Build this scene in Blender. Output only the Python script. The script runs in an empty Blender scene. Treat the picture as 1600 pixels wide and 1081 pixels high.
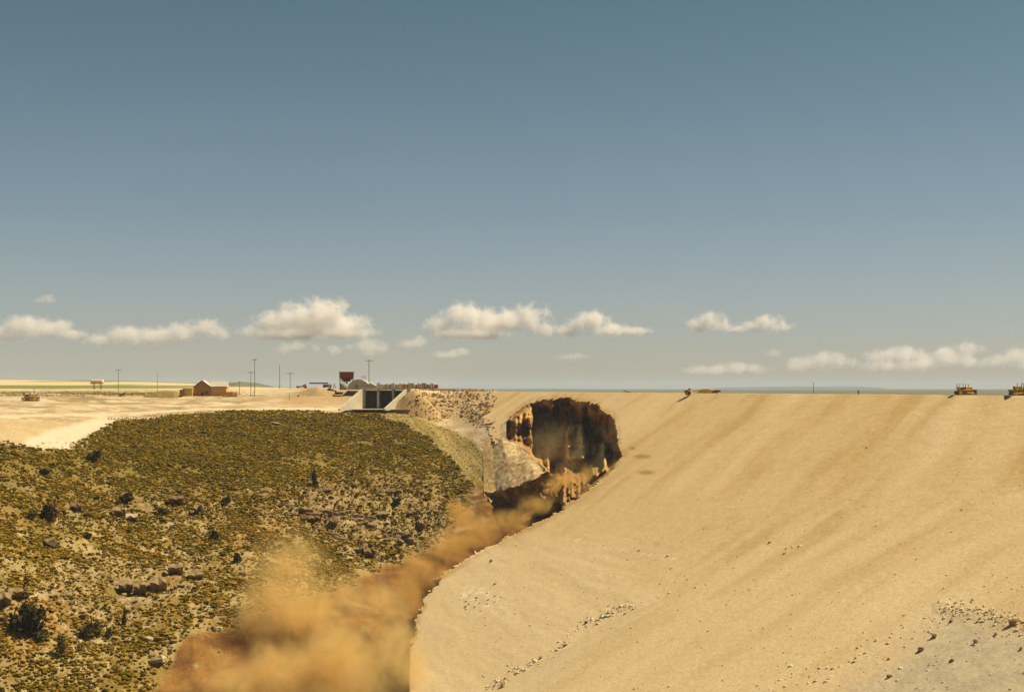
import bpy, bmesh, math, random
import numpy as np
from mathutils import Vector, Matrix

random.seed(7)
RNG = np.random.default_rng(11)
SC = bpy.context.scene
COL = SC.collection

# ------------------------------------------------------------------ camera
F = 2222.0          # focal length in pixels of the 1600 px wide photograph
HZ = 607.0          # eye level in the photograph
cam_d = bpy.data.cameras.new('camera')
cam_d.sensor_width = 36.0
cam_d.lens = 50.0
cam_d.shift_y = (HZ - 540.5) / 1600.0
cam_d.clip_start = 0.5
cam_d.clip_end = 90000.0
cam = bpy.data.objects.new('camera', cam_d)
cam.rotation_euler = (math.radians(90), 0, 0)
COL.objects.link(cam)
SC.camera = cam

# ------------------------------------------------------------------ sky, sun, exposure
SUN_DIR = Vector((0.55, 0.06, 0.83)).normalized()
sun_el = math.asin(SUN_DIR.z)
W = bpy.data.worlds.new('World')
SC.world = W
W.use_nodes = True
wn, wl = W.node_tree.nodes, W.node_tree.links
wn.clear()
w_out = wn.new('ShaderNodeOutputWorld')
w_bg = wn.new('ShaderNodeBackground')
w_bg.inputs['Strength'].default_value = 0.075
w_sky = wn.new('ShaderNodeTexSky')
w_sky.sky_type = 'NISHITA'
w_sky.sun_disc = False
w_sky.sun_elevation = sun_el
w_sky.sun_rotation = math.atan2(SUN_DIR.x, SUN_DIR.y)
w_sky.air_density = 1.0
w_sky.dust_density = 1.5
w_sky.altitude = 1600
w_tc = wn.new('ShaderNodeTexCoord')
w_sep = wn.new('ShaderNodeSeparateXYZ')
wl.new(w_tc.outputs['Generated'], w_sep.inputs[0])
w_rmp = wn.new('ShaderNodeValToRGB')     # dusty warm air low down, deeper blue higher up
cr = w_rmp.color_ramp
cr.elements[0].position = 0.0
cr.elements[0].color = (0.62, 0.56, 0.44, 1)
cr.elements[1].position = 1.0
cr.elements[1].color = (0.55, 0.6, 0.6, 1)
wl.new(w_sep.outputs['Z'], w_rmp.inputs[0])
w_mul = wn.new('ShaderNodeMix')
w_mul.data_type = 'RGBA'
w_mul.blend_type = 'MULTIPLY'
w_mul.inputs['Factor'].default_value = 1.0
wl.new(w_sky.outputs[0], w_mul.inputs['A'])
wl.new(w_rmp.outputs[0], w_mul.inputs['B'])
wl.new(w_mul.outputs['Result'], w_bg.inputs['Color'])
wl.new(w_bg.outputs[0], w_out.inputs['Surface'])
SKY_STOPS = [(0.0, (0.60, 0.532, 0.515)), (0.08, (0.625, 0.568, 0.515)), (0.16, (0.575, 0.57, 0.475)), (0.28, (0.475, 0.52, 0.405)), (1.0, (0.32, 0.35, 0.33))]
while len(cr.elements) < len(SKY_STOPS):
    cr.elements.new(0.5)
for e, (p_, c_) in zip(cr.elements, SKY_STOPS):
    e.position = p_
    e.color = (*c_, 1)

sun_d = bpy.data.lights.new('sun', 'SUN')
sun_d.energy = 4.6
sun_d.angle = math.radians(0.5)
sun_d.color = (1.0, 0.87, 0.62)
sun = bpy.data.objects.new('sun', sun_d)
sun.rotation_euler = (-SUN_DIR).to_track_quat('-Z', 'Y').to_euler()
COL.objects.link(sun)

SC.view_settings.view_transform = 'Standard'
SC.view_settings.look = 'None'
SC.view_settings.exposure = 0.72
SC.view_settings.gamma = 1.0
SC.view_settings.use_curve_mapping = False
SC.render.engine = 'CYCLES'
SC.cycles.use_denoising = True
SC.cycles.volume_bounces = 7
SC.cycles.max_bounces = 10
SC.cycles.diffuse_bounces = 3

# ------------------------------------------------------------------ helpers
def P(px, py, Y):
    """point at depth Y on the ray through a place in the photograph"""
    return np.stack([(np.asarray(px) - 800.0) / F * Y, np.asarray(Y) + 0.0 * np.asarray(px), (HZ - np.asarray(py)) / F * Y], -1)

def V(px, py, Y):
    return Vector(((px - 800.0) / F * Y, Y, (HZ - py) / F * Y))

def _hash(ix, iy, iz):
    h = (ix * 374761393 + iy * 668265263 + iz * 2147483647 + 974634) & 0xFFFFFFFF
    h = ((h ^ (h >> 13)) * 1274126177) & 0xFFFFFFFF
    h = (h ^ (h >> 16)) & 0xFFFFFFFF
    return h.astype(np.float64) / 4294967295.0

def vnoise(p):
    p = np.asarray(p, dtype=np.float64)
    i = np.floor(p).astype(np.int64)
    f = p - i
    u = f * f * (3 - 2 * f)
    r = 0
    for dx in (0, 1):
        wx = u[..., 0] if dx else 1 - u[..., 0]
        for dy in (0, 1):
            wy = u[..., 1] if dy else 1 - u[..., 1]
            for dz in (0, 1):
                wz = u[..., 2] if dz else 1 - u[..., 2]
                r = r + wx * wy * wz * _hash(i[..., 0] + dx, i[..., 1] + dy, i[..., 2] + dz)
    return r

def fbm(p, octv=4, gain=0.5):
    p = np.asarray(p, dtype=np.float64)
    a, s, t = 1.0, 0.0, 0.0
    for k in range(octv):
        s = s + a * vnoise(p * (2.03 ** k) + 17.3 * k)
        t += a
        a *= gain
    return s / t

def sst(a, b, x):
    t = np.clip((np.asarray(x, dtype=np.float64) - a) / (b - a), 0, 1)
    return t * t * (3 - 2 * t)

def in_poly(px, py, poly):
    px = np.asarray(px, dtype=np.float64)
    py = np.asarray(py, dtype=np.float64)
    ins = np.zeros(px.shape, bool)
    n = len(poly)
    for i in range(n):
        x0, y0 = poly[i]
        x1, y1 = poly[(i + 1) % n]
        if y0 == y1:
            continue
        c = ((y0 > py) != (y1 > py)) & (px < (x1 - x0) * (py - y0) / (y1 - y0) + x0)
        ins ^= c
    return ins

def seg_dist(px, py, pts):
    d = np.full(np.shape(px), 1e9)
    for (x0, y0), (x1, y1) in zip(pts[:-1], pts[1:]):
        dx, dy = x1 - x0, y1 - y0
        t = np.clip(((px - x0) * dx + (py - y0) * dy) / (dx * dx + dy * dy + 1e-9), 0, 1)
        d = np.minimum(d, np.hypot(px - x0 - t * dx, py - y0 - t * dy))
    return d

def poly_soft(px, py, poly, w):
    """1 inside, 0 outside, soft over w pixels each side"""
    d = seg_dist(px, py, list(poly) + [poly[0]])
    d = np.where(in_poly(px, py, poly), d, -d)
    return sst(-w, w, d)

def lerp3(a, b, t):
    t = np.asarray(t)[..., None]
    return np.asarray(a) * (1 - t) + np.asarray(b) * t

def new_obj(name, mesh, mat=None, parent=None):
    o = bpy.data.objects.new(name, mesh)
    COL.objects.link(o)
    if mat is not None:
        mesh.materials.append(mat)
    if parent is not None:
        o.parent = parent
    return o

def mesh_np(name, verts, faces, cols=None, smooth=True):
    """faces: (n,k) int array"""
    me = bpy.data.meshes.new(name)
    verts = np.asarray(verts, dtype=np.float32).reshape(-1, 3)
    faces = np.asarray(faces, dtype=np.int32)
    k = faces.shape[1]
    me.vertices.add(len(verts))
    me.vertices.foreach_set('co', verts.ravel())
    me.loops.add(faces.size)
    me.loops.foreach_set('vertex_index', faces.ravel())
    me.polygons.add(len(faces))
    me.polygons.foreach_set('loop_start', np.arange(0, faces.size, k, dtype=np.int32))
    me.polygons.foreach_set('loop_total', np.full(len(faces), k, dtype=np.int32))
    me.polygons.foreach_set('use_smooth', np.full(len(faces), smooth, dtype=bool))
    me.update(calc_edges=True)
    if cols is not None:
        a = me.color_attributes.new('Col', 'FLOAT_COLOR', 'POINT')
        c = np.ones((len(verts), 4), dtype=np.float32)
        c[:, :3] = np.asarray(cols).reshape(-1, 3)
        a.data.foreach_set('color', c.ravel())
    me.validate()
    return me

def grid_faces(nr, nc, keep=None):
    r, c = np.mgrid[0:nr - 1, 0:nc - 1]
    a = r * nc + c
    f = np.stack([a, a + nc, a + nc + 1, a + 1], -1)
    return f[keep] if keep is not None else f.reshape(-1, 4)

def tag(o, label=None, cat=None, group=None, kind=None):
    if label: o['label'] = label
    if cat: o['category'] = cat
    if group: o['group'] = group
    if kind: o['kind'] = kind
    return o

def empty(name, loc, rz=0.0, label=None, cat=None, group=None):
    o = bpy.data.objects.new(name, None)
    o.location = loc
    o.rotation_euler = (0, 0, rz)
    o.empty_display_size = 0.5
    COL.objects.link(o)
    return tag(o, label, cat, group)

# mesh collecting helper
class MB:
    def __init__(s):
        s.bm = bmesh.new()
    def box(s, c, size, rot=None, taper=1.0, bevel=0.0):
        r = bmesh.ops.create_cube(s.bm, size=1.0)
        vs = r['verts']
        for v in vs:
            t = taper if v.co.z > 0 else 1.0
            v.co = Vector((v.co.x * size[0] * t, v.co.y * size[1] * t, v.co.z * size[2]))
            if rot is not None:
                v.co = rot @ v.co
            v.co += Vector(c)
        if bevel:
            es = list({e for v in vs for e in v.link_edges})
            bmesh.ops.bevel(s.bm, geom=es, offset=bevel, segments=1, affect='EDGES')
        return s
    def bar(s, a, b, r, n=8, r2=None):
        a, b = Vector(a), Vector(b)
        d = b - a
        q = d.to_track_quat('Z', 'Y').to_matrix().to_4x4()
        m = Matrix.Translation((a + b) / 2) @ q
        bmesh.ops.create_cone(s.bm, cap_ends=True, segments=n, radius1=r, radius2=r if r2 is None else r2, depth=d.length, matrix=m)
        return s
    def prism(s, pts, ext):
        """closed polygon pts (3-D) extruded by vector ext"""
        n = len(pts)
        a = [s.bm.verts.new(Vector(p)) for p in pts]
        b = [s.bm.verts.new(Vector(p) + Vector(ext)) for p in pts]
        s.bm.faces.new(a[::-1])
        s.bm.faces.new(b)
        for i in range(n):
            s.bm.faces.new([a[i], a[(i + 1) % n], b[(i + 1) % n], b[i]])
        return s
    def build(s, name, mat, parent=None, smooth=False):
        bmesh.ops.recalc_face_normals(s.bm, faces=s.bm.faces[:])
        me = bpy.data.meshes.new(name)
        s.bm.to_mesh(me)
        s.bm.free()
        if smooth:
            for p in me.polygons:
                p.use_smooth = True
        return new_obj(name, me, mat, parent)

# ------------------------------------------------------------------ materials
def mat_base(name, rough=0.9):
    m = bpy.data.materials.new(name)
    m.use_nodes = True
    nt = m.node_tree
    b = nt.nodes['Principled BSDF']
    b.inputs['Roughness'].default_value = rough
    b.inputs['Specular IOR Level'].default_value = 0.15
    return m, nt, b

def mat_plain(name, col, rough=0.8, var=0.25, scale=1.5, bump=0.15, metallic=0.0, coord='Object'):
    """one colour broken up by two sizes of weathering noise"""
    m, nt, b = mat_base(name, rough)
    N, L = nt.nodes, nt.links
    tc = N.new('ShaderNodeTexCoord')
    n1 = N.new('ShaderNodeTexNoise')
    n1.inputs['Scale'].default_value = scale
    n1.inputs['Detail'].default_value = 6
    n1.inputs['Roughness'].default_value = 0.65
    L.new(tc.outputs[coord], n1.inputs['Vector'])
    mr = N.new('ShaderNodeMapRange')
    mr.inputs['From Min'].default_value = 0.3
    mr.inputs['From Max'].default_value = 0.7
    mr.inputs['To Min'].default_value = 1 - var
    mr.inputs['To Max'].default_value = 1 + var
    L.new(n1.outputs['Fac'], mr.inputs['Value'])
    mx = N.new('ShaderNodeVectorMath')
    mx.operation = 'SCALE'
    mx.inputs[0].default_value = col
    L.new(mr.outputs[0], mx.inputs['Scale'])
    L.new(mx.outputs[0], b.inputs['Base Color'])
    b.inputs['Metallic'].default_value = metallic
    if bump:
        bp = N.new('ShaderNodeBump')
        bp.inputs['Strength'].default_value = bump
        bp.inputs['Distance'].default_value = 0.2
        L.new(n1.outputs['Fac'], bp.inputs['Height'])
        L.new(bp.outputs[0], b.inputs['Normal'])
    return m

def mat_attr(name, fine=0.9, var=0.3, bump=0.5, dist=0.4, fine2=None, rough=0.95):
    """vertex zones times procedural grain, with relief"""
    m, nt, b = mat_base(name, rough)
    b.inputs['Specular IOR Level'].default_value = 0.05
    N, L = nt.nodes, nt.links
    at = N.new('ShaderNodeAttribute')
    at.attribute_name = 'Col'
    tc = N.new('ShaderNodeTexCoord')
    n1 = N.new('ShaderNodeTexNoise')
    n1.inputs['Scale'].default_value = fine
    n1.inputs['Detail'].default_value = 8
    n1.inputs['Roughness'].default_value = 0.7
    L.new(tc.outputs['Object'], n1.inputs['Vector'])
    mr = N.new('ShaderNodeMapRange')
    mr.inputs['From Min'].default_value = 0.28
    mr.inputs['From Max'].default_value = 0.72
    mr.inputs['To Min'].default_value = 1 - var
    mr.inputs['To Max'].default_value = 1 + var
    L.new(n1.outputs['Fac'], mr.inputs['Value'])
    mx = N.new('ShaderNodeVectorMath')
    mx.operation = 'SCALE'
    L.new(at.outputs['Color'], mx.inputs[0])
    L.new(mr.outputs[0], mx.inputs['Scale'])
    L.new(mx.outputs[0], b.inputs['Base Color'])
    bp = N.new('ShaderNodeBump')
    bp.inputs['Strength'].default_value = bump
    bp.inputs['Distance'].default_value = dist
    L.new(n1.outputs['Fac'], bp.inputs['Height'])
    L.new(bp.outputs[0], b.inputs['Normal'])
    return m

M_EARTH = mat_attr('packed_earth', fine=1.3, var=0.2, bump=0.4, dist=0.3)
M_LAND = mat_attr('dry_land', fine=0.9, var=0.3, bump=0.6, dist=0.5)
M_CAV = mat_attr('wet_broken_earth', fine=0.35, var=0.4, bump=0.8, dist=1.0)
M_TUFT = mat_attr('sagebrush_leaves', fine=2.0, var=0.25, bump=0.0)
M_STONE = mat_attr('loose_stone', fine=1.5, var=0.25, bump=0.4)
M_ROCK = mat_plain('weathered_rock', (0.215, 0.145, 0.068), 0.95, 0.35, 0.5, 0.6)
M_ROCKD = mat_plain('brown_rock', (0.15, 0.09, 0.045), 0.95, 0.35, 0.6, 0.6)
M_PALER = mat_plain('pale_rock', (0.38, 0.29, 0.17), 0.95, 0.2, 0.5, 0.5)
M_CONC = mat_plain('new_concrete', (0.43, 0.375, 0.275), 0.85, 0.12, 0.25, 0.1)
M_GATE = mat_plain('dark_steel_gate', (0.05, 0.03, 0.022), 0.6, 0.25, 0.8, 0.1)
M_YEL = mat_plain('dusty_yellow_paint', (0.60, 0.38, 0.08), 0.55, 0.25, 1.0, 0.05)
M_TRACK = mat_plain('muddy_track_steel', (0.17, 0.10, 0.045), 0.8, 0.4, 2.0, 0.4)
M_DARK = mat_plain('dark_steel', (0.05, 0.035, 0.025), 0.6, 0.3, 1.5, 0.1)
M_RUST = mat_plain('rusty_steel', (0.22, 0.055, 0.022), 0.8, 0.35, 0.8, 0.2)
M_REDM = mat_plain('red_oxide_paint', (0.33, 0.075, 0.03), 0.7, 0.25, 1.0, 0.1)
M_WOODB = mat_plain('brown_or_shaded_board', (0.36, 0.175, 0.06), 0.85, 0.25, 0.9, 0.2)  # brown boards; on the house gable the brown also holds its shade
M_WOODO = mat_plain('orange_or_sunlit_board', (0.62, 0.32, 0.085), 0.85, 0.2, 0.9, 0.2)  # orange boards; on the house wing the orange stands for sunlight
M_OCHRE = mat_plain('ochre_board', (0.72, 0.46, 0.06), 0.8, 0.2, 0.9, 0.2)
M_ROOF = mat_plain('weathered_roofing', (0.48, 0.42, 0.33), 0.8, 0.2, 0.8, 0.1)
M_ROOFD = mat_plain('dark_brown_trim', (0.11, 0.045, 0.022), 0.8, 0.2, 0.8, 0.1)
M_POLE = mat_plain('grey_pole_wood', (0.17, 0.14, 0.10), 0.9, 0.3, 1.0, 0.2)
M_TANKC = mat_plain('cream_tank_paint', (0.66, 0.52, 0.30), 0.6, 0.15, 0.6, 0.05)
M_TANKO = mat_plain('orange_tank_paint', (0.50, 0.25, 0.07), 0.7, 0.2, 0.6, 0.05)
M_HUT = mat_plain('pale_sheet_metal', (0.46, 0.40, 0.30), 0.65, 0.15, 0.4, 0.1)
M_GREY = mat_plain('grey_green_paint', (0.24, 0.24, 0.17), 0.7, 0.2, 0.8, 0.1)
M_BARK = mat_plain('shrub_wood', (0.10, 0.06, 0.03), 0.9, 0.3, 2.0, 0.3)
M_SHRUB = mat_plain('dark_shrub_leaves', (0.04, 0.03, 0.009), 0.85, 0.5, 1.2, 0.0)
M_SHRUB2 = mat_plain('olive_shrub_leaves', (0.09, 0.072, 0.014), 0.85, 0.5, 1.2, 0.0)
M_SHRUB3 = mat_plain('brown_shrub_twigs', (0.075, 0.04, 0.013), 0.85, 0.5, 1.2, 0.0)
M_FAR = mat_plain('far_dry_plain', (0.13, 0.125, 0.075), 0.95, 0.2, 0.002, 0.0)
M_MESA = mat_plain('far_mesa_rock', (0.055, 0.06, 0.055), 0.95, 0.2, 0.002, 0.0)
for m_ in (M_SHRUB, M_SHRUB2, M_SHRUB3):
    m_.node_tree.nodes['Principled BSDF'].inputs['Specular IOR Level'].default_value = 0.05

# ------------------------------------------------------------------ left terrain: plateau, canyon side, gully floor
COLS = [-520, -250, 0, 60, 130, 200, 300, 400, 480, 560, 620, 650, 700, 745, 800, 860, 990]
def row(vals):
    xs = [v[0] for v in vals]
    return np.array(xs, float), np.array([v[1] for v in vals], float), np.array([1.0 / v[2] for v in vals])
ROWS = [row(r) for r in [
    [(-520, 591, 6500), (0, 591.5, 6500), (200, 594.5, 6500), (300, 598, 6500), (400, 603, 6500), (480, 606, 6500), (700, 607, 6500), (990, 608.3, 6500)],
    [(-520, 600, 2600), (0, 600, 2600), (130, 600.5, 2600), (300, 602, 2600), (400, 605.5, 2600), (480, 607.3, 2600), (700, 608, 2600), (990, 609.5, 2600)],
    [(-520, 609, 1400), (300, 609, 1400), (400, 609.5, 1400), (480, 608.3, 1400), (560, 608.4, 1400), (990, 611.5, 1400)],
    [(-520, 618, 930), (130, 618, 930), (300, 617, 950), (400, 618, 950), (440, 616, 950), (480, 610.5, 935), (560, 609.3, 940), (620, 609.3, 940), (650, 609.5, 950), (700, 611, 1010), (745, 612.5, 985), (800, 614, 960), (860, 615, 930), (990, 617, 860)],
    [(-520, 650, 690), (0, 650, 690), (130, 645, 760), (200, 640, 820), (300, 638, 850), (400, 637, 870), (480, 638, 885), (560, 639, 890), (620, 641, 885), (650, 645, 890), (700, 657, 888), (745, 672, 810), (800, 692, 730), (860, 722, 690), (990, 722, 650)],
    [(-520, 690, 560), (0, 690, 560), (60, 702, 572), (130, 690, 612), (200, 659, 720), (340, 648, 800), (400, 646, 822), (480, 645, 845), (560, 646, 856), (620, 652, 846), (650, 662, 830), (700, 692, 785), (745, 747, 682), (800, 778, 632), (860, 782, 642), (990, 760, 620)],
    [(-520, 770, 515), (0, 770, 515), (200, 730, 615), (400, 710, 690), (560, 700, 737), (650, 722, 715), (700, 752, 700), (745, 782, 638), (800, 806, 620), (860, 812, 625), (990, 800, 600)],
    [(-520, 850, 475), (0, 850, 475), (200, 830, 540), (400, 790, 597), (560, 780, 632), (650, 790, 637), (700, 812, 622), (745, 835, 602), (800, 850, 596), (860, 855, 600), (990, 850, 585)],
    [(-520, 930, 445), (0, 930, 445), (200, 930, 480), (400, 890, 516), (560, 870, 557), (650, 880, 567), (700, 892, 568), (745, 905, 568), (800, 920, 564), (860, 925, 560), (990, 930, 555)],
    [(-520, 1020, 420), (0, 1020, 420), (200, 1020, 441), (400, 990, 467), (560, 970, 497), (650, 980, 510), (700, 992, 518), (745, 1000, 522), (800, 1010, 525), (990, 1020, 525)],
    [(-520, 1200, 385), (0, 1200, 385), (200, 1200, 396), (400, 1200, 407), (560, 1200, 422), (650, 1200, 432), (700, 1200, 440), (990, 1200, 460)],
]]
_xs = np.arange(-540, 1011, 5.0)
def _smooth(a, k):
    ker = np.exp(-0.5 * (np.arange(-3 * k, 3 * k + 1) / k) ** 2)
    ker /= ker.sum()
    return np.convolve(np.pad(a, 3 * k, mode='edge'), ker, mode='valid')
RPY = np.stack([_smooth(np.interp(_xs, r[0], r[1]), 3) for r in ROWS])
RIV = np.stack([_smooth(np.interp(_xs, r[0], r[2]), 3) for r in ROWS])

def terr_Y(px, py):
    """depth of the left terrain at a place of the photograph"""
    px, py = float(px), float(py)
    kp = np.array([np.interp(px, _xs, RPY[k]) for k in range(len(ROWS))])
    kv = np.array([np.interp(px, _xs, RIV[k]) for k in range(len(ROWS))])
    return 1.0 / np.interp(py, kp, kv)

def terr_off(p):
    """relief added to the terrain, in metres of height"""
    Y = p[..., 1]
    a = sst(1500, 900, Y)
    n = (fbm(p / 34.0, 4) - 0.5) * 4.0 + (fbm(p * [1, 1, 0.6] / 7.0 + 50, 3) - 0.5) * 1.3
    return n * a

def dam_Y(px, py):
    a = (np.asarray(px, dtype=np.float64) - 800) / F
    b = (np.asarray(py, dtype=np.float64) - HZ) / F
    return 127.26 / (0.4798 * (a + 0.2925) + b)

T_px = np.arange(-520, 991, 3.0)
T_v = np.concatenate([np.linspace(0, 1, 8, endpoint=False), 1 + np.linspace(0, 1, 8, endpoint=False), 2 + np.linspace(0, 1, 10, endpoint=False),
                      3 + np.linspace(0, 1, 22, endpoint=False), 4 + np.linspace(0, 1, 22, endpoint=False)] +
                     [k + np.linspace(0, 1, 30, endpoint=False) for k in (5, 6, 7, 8)] + [9 + np.linspace(0, 1, 31)])
kk = np.arange(len(ROWS))
GP = np.zeros((len(T_v), len(T_px)))
GI = np.zeros_like(GP)
for j, x in enumerate(T_px):
    kp = np.array([np.interp(x, _xs, RPY[k]) for k in range(len(ROWS))])
    kv = np.array([np.interp(x, _xs, RIV[k]) for k in range(len(ROWS))])
    GP[:, j] = np.interp(T_v, kk, kp)
    GI[:, j] = np.interp(T_v, kk, kv)
GX = np.broadcast_to(T_px, GP.shape)
# round off the breaks of slope below the rim
sel = T_v > 4.6
tmp = GI.copy()
for j in range(GI.shape[1]):
    tmp[:, j] = _smooth(GI[:, j], 4)
GI[sel] = tmp[sel]
# the land runs flush into the dam fill beside the breach
w_d = sst(690, 742, GX) * sst(725, 665, GP) * sst(610, 613, GP)
GI = GI * (1 - w_d) + w_d / (dam_Y(GX, np.maximum(GP, 612)) + 1.2)
TV = P(GX, GP, 1.0 / GI)
off = terr_off(TV)
OUTCROP = [(430, 790), (480, 745), (560, 745), (690, 770), (700, 835), (640, 870), (590, 885), (520, 850)]
LEDGES = [(60, 920), (110, 890), (200, 880), (320, 865), (330, 915), (230, 950), (170, 1000), (90, 985)]
UPLEDGE = [(40, 800), (110, 780), (330, 765), (420, 770), (400, 800), (300, 815), (110, 830)]
_bx = (fbm(TV / 9.0, 3) - 0.5) * 30
r_zone = np.clip(poly_soft(GX + _bx, GP + _bx * .5, OUTCROP, 26) + 0.35 * poly_soft(GX + _bx, GP + _bx * .5, LEDGES, 20) + 0.5 * poly_soft(GX + _bx, GP + _bx * .5, UPLEDGE, 10), 0, 1)
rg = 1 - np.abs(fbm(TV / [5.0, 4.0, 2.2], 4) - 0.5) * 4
off = off - r_zone * sst(0.45, 0.95, rg) * 3.0 + r_zone * (fbm(TV / [6.0, 6.0, 2.0] + 40, 3) - 0.5) * 5.0
# keep the pads of the far works level
TV[..., 2] += off * np.where(T_v < 4.2, 0.25, 1.0)[:, None] * (1 - w_d) * (1 - poly_soft(GX, GP, [(735, 672), (800, 672), (800, 810), (765, 810), (735, 770)], 14))

# zones of colour, laid on the land
GRASS_POLY = [(-600, 690), (0, 690), (35, 699), (70, 703), (110, 697), (135, 684), (165, 668), (190, 659), (240, 657), (270, 651), (330, 648), (360, 644), (460, 644), (560, 645), (592, 650), (632, 663), (672, 688), (704, 716), (730, 748), (746, 768), (733, 790), (700, 850), (660, 900), (640, 960), (600, 1090), (590, 1250), (-600, 1250)]
jx = (fbm(TV / 9.0, 3) - 0.5) * 26
jy = (fbm(TV / 9.0 + 31, 3) - 0.5) * 12
m_grass = poly_soft(GX + jx * 0.6, GP + jy * 0.6, GRASS_POLY, 3.0)
SAND = np.array((0.40, 0.292, 0.168))
PALE = np.array((0.475, 0.372, 0.24))
TAN = np.array((0.33, 0.225, 0.10))
SOIL = np.array((0.205, 0.138, 0.034))
OLIVE = np.array((0.125, 0.092, 0.015))
BROWN = np.array((0.26, 0.13, 0.04))
n_big = fbm(TV / [60, 60, 60], 4)
n_mid = fbm(TV / 12.0 + 9, 4)
n_lat = fbm(np.stack([GX / 90.0, GP / 3.2, 0 * GX], -1), 3)
c = lerp3(SAND, PALE, sst(0.4, 0.65, n_lat))
c = lerp3(c, TAN * 0.85, sst(0.48, 0.66, n_mid) * 0.75)
c = lerp3(c, (0.20, 0.15, 0.055), sst(0.55, 0.64, fbm(np.stack([GX / 34.0, GP / 3.0, 0 * GX + 9], -1), 4)) * sst(440, 380, GX) * sst(652, 640, GP) * 0.7)
c = lerp3(c, (0.56, 0.46, 0.31), sst(0.58, 0.68, fbm(np.stack([GX / 30.0, GP / 2.0, 0 * GX + 29], -1), 4)) * 0.6)
# far plain: bands of dry grass and green crop
far = sst(612, 608, GP) * sst(560, 430, GX)
bands = sst(0.42, 0.6, fbm(np.stack([GX / 260.0, GP / 2.6, 0 * GX + 3], -1), 3))
c_far = lerp3((0.50, 0.39, 0.21), (0.17, 0.17, 0.06), bands)
gb = sst(3.2, 1.0, np.abs(GP - 604 - 1.6 * np.sin(GX / 50))) * sst(240, 180, GX)
c_far = lerp3(c_far, (0.15, 0.17, 0.045), gb)
hb = sst(2.0, 0.3, GP - RPY[0][np.clip(((GX + 540) / 5).astype(int), 0, len(_xs) - 1)])
c_far = lerp3(c_far, (0.14, 0.14, 0.05), hb)
c = lerp3(c, c_far, far)
# dun strip of weeds before the buildings
strip = sst(4.5, 2.0, np.abs(GP - 616.0)) * sst(0.4, 0.55, n_big * 0.6 + n_mid * 0.4 + 0.05) * sst(430, 330, GX)
c = lerp3(c, (0.22, 0.17, 0.06), strip * 0.8)
# white scraped cut and haul road
white = poly_soft(GX + jx * 0.4, GP + jy * 0.3, [(35, 692), (70, 671), (150, 655), (185, 650), (178, 662), (140, 686), (110, 699), (70, 702)], 4)
c = lerp3(c, (0.54, 0.44, 0.30), white)
slab = poly_soft(GX, GP, [(-600, 655), (60, 658), (120, 660), (60, 676), (30, 690), (-600, 690)], 5)
c = lerp3(c, (0.40, 0.295, 0.145), slab * 0.8)
road = sst(2.2, 1.0, np.abs(GP - np.interp(GX, [-600, 0, 200, 300, 400, 540], [652, 651, 646, 641, 639.5, 638.5]))) * sst(575, 540, GX)
c = lerp3(c, (0.55, 0.44, 0.28), road * 0.9)
bank = poly_soft(GX, GP, [(430, 633), (470, 608), (560, 607), (540, 634)], 4)
c = lerp3(c, (0.36, 0.24, 0.115), bank * 0.8)
# dry strip between the grass and the rock fill, track along it
st = poly_soft(GX + jx * .2, GP + jy * .2, [(560, 646), (620, 640), (660, 655), (700, 668), (740, 690), (765, 720), (775, 765), (746, 770), (730, 748), (704, 716), (672, 688), (632, 663), (592, 650)], 3)
c = lerp3(c, lerp3((0.26, 0.19, 0.07), (0.19, 0.14, 0.04), sst(.35, .65, fbm(np.stack([(GX + GP) / 50, (GX - GP) / 4.0, 0 * GX], -1), 2))), st)
trk = sst(2.6, 1.0, seg_dist(GX, GP, [(560, 650), (596, 654), (636, 667), (678, 692), (710, 720), (737, 752), (752, 770)]))
c = lerp3(c, (0.34, 0.255, 0.11), trk * 0.7)
# slope cover
g_mix = sst(0.3, 0.62, n_mid) * 0.6 + 0.4 * sst(.35, .6, n_big)
g_low = sst(700, 860, GP)
cg = lerp3(SOIL, OLIVE, np.clip(g_mix * 0.9 + 0.45 - 0.6 * g_low, 0, 1))
outc = poly_soft(GX + jx, GP + jy, [(430, 790), (480, 745), (560, 745), (690, 780), (690, 850), (600, 880), (520, 850)], 22)
rockm = np.clip(outc + poly_soft(GX + jx, GP + jy, [(60, 920), (110, 890), (200, 880), (320, 865), (330, 915), (230, 950), (170, 1000), (90, 985)], 20), 0, 1)
cg = lerp3(cg, lerp3((0.15, 0.095, 0.04), (0.29, 0.205, 0.10), sst(.4, .62, fbm(TV / 2.6 + 13, 3))), np.clip(rockm + r_zone, 0, 1) * sst(0.35, 0.6, fbm(TV / 5.0 + 3, 3)))
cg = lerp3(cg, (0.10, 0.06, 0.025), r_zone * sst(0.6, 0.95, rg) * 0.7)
cg = lerp3(cg, (0.31, 0.235, 0.105), g_low * sst(0.38, 0.6, fbm(TV / 8 + 55, 4)) * 0.75)
dry = sst(0.55, 0.7, fbm(TV / 25 + 77, 3)) * g_low
cg = lerp3(cg, (0.30, 0.17, 0.05), dry * 0.5)
pale_sp = sst(0.66, 0.72, fbm(TV / 2.2 + 7, 2)) * (0.25 + 0.75 * g_low)
cg = lerp3(cg, (0.38, 0.29, 0.155), pale_sp * 0.7)
c = lerp3(c, cg, m_grass)
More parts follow.
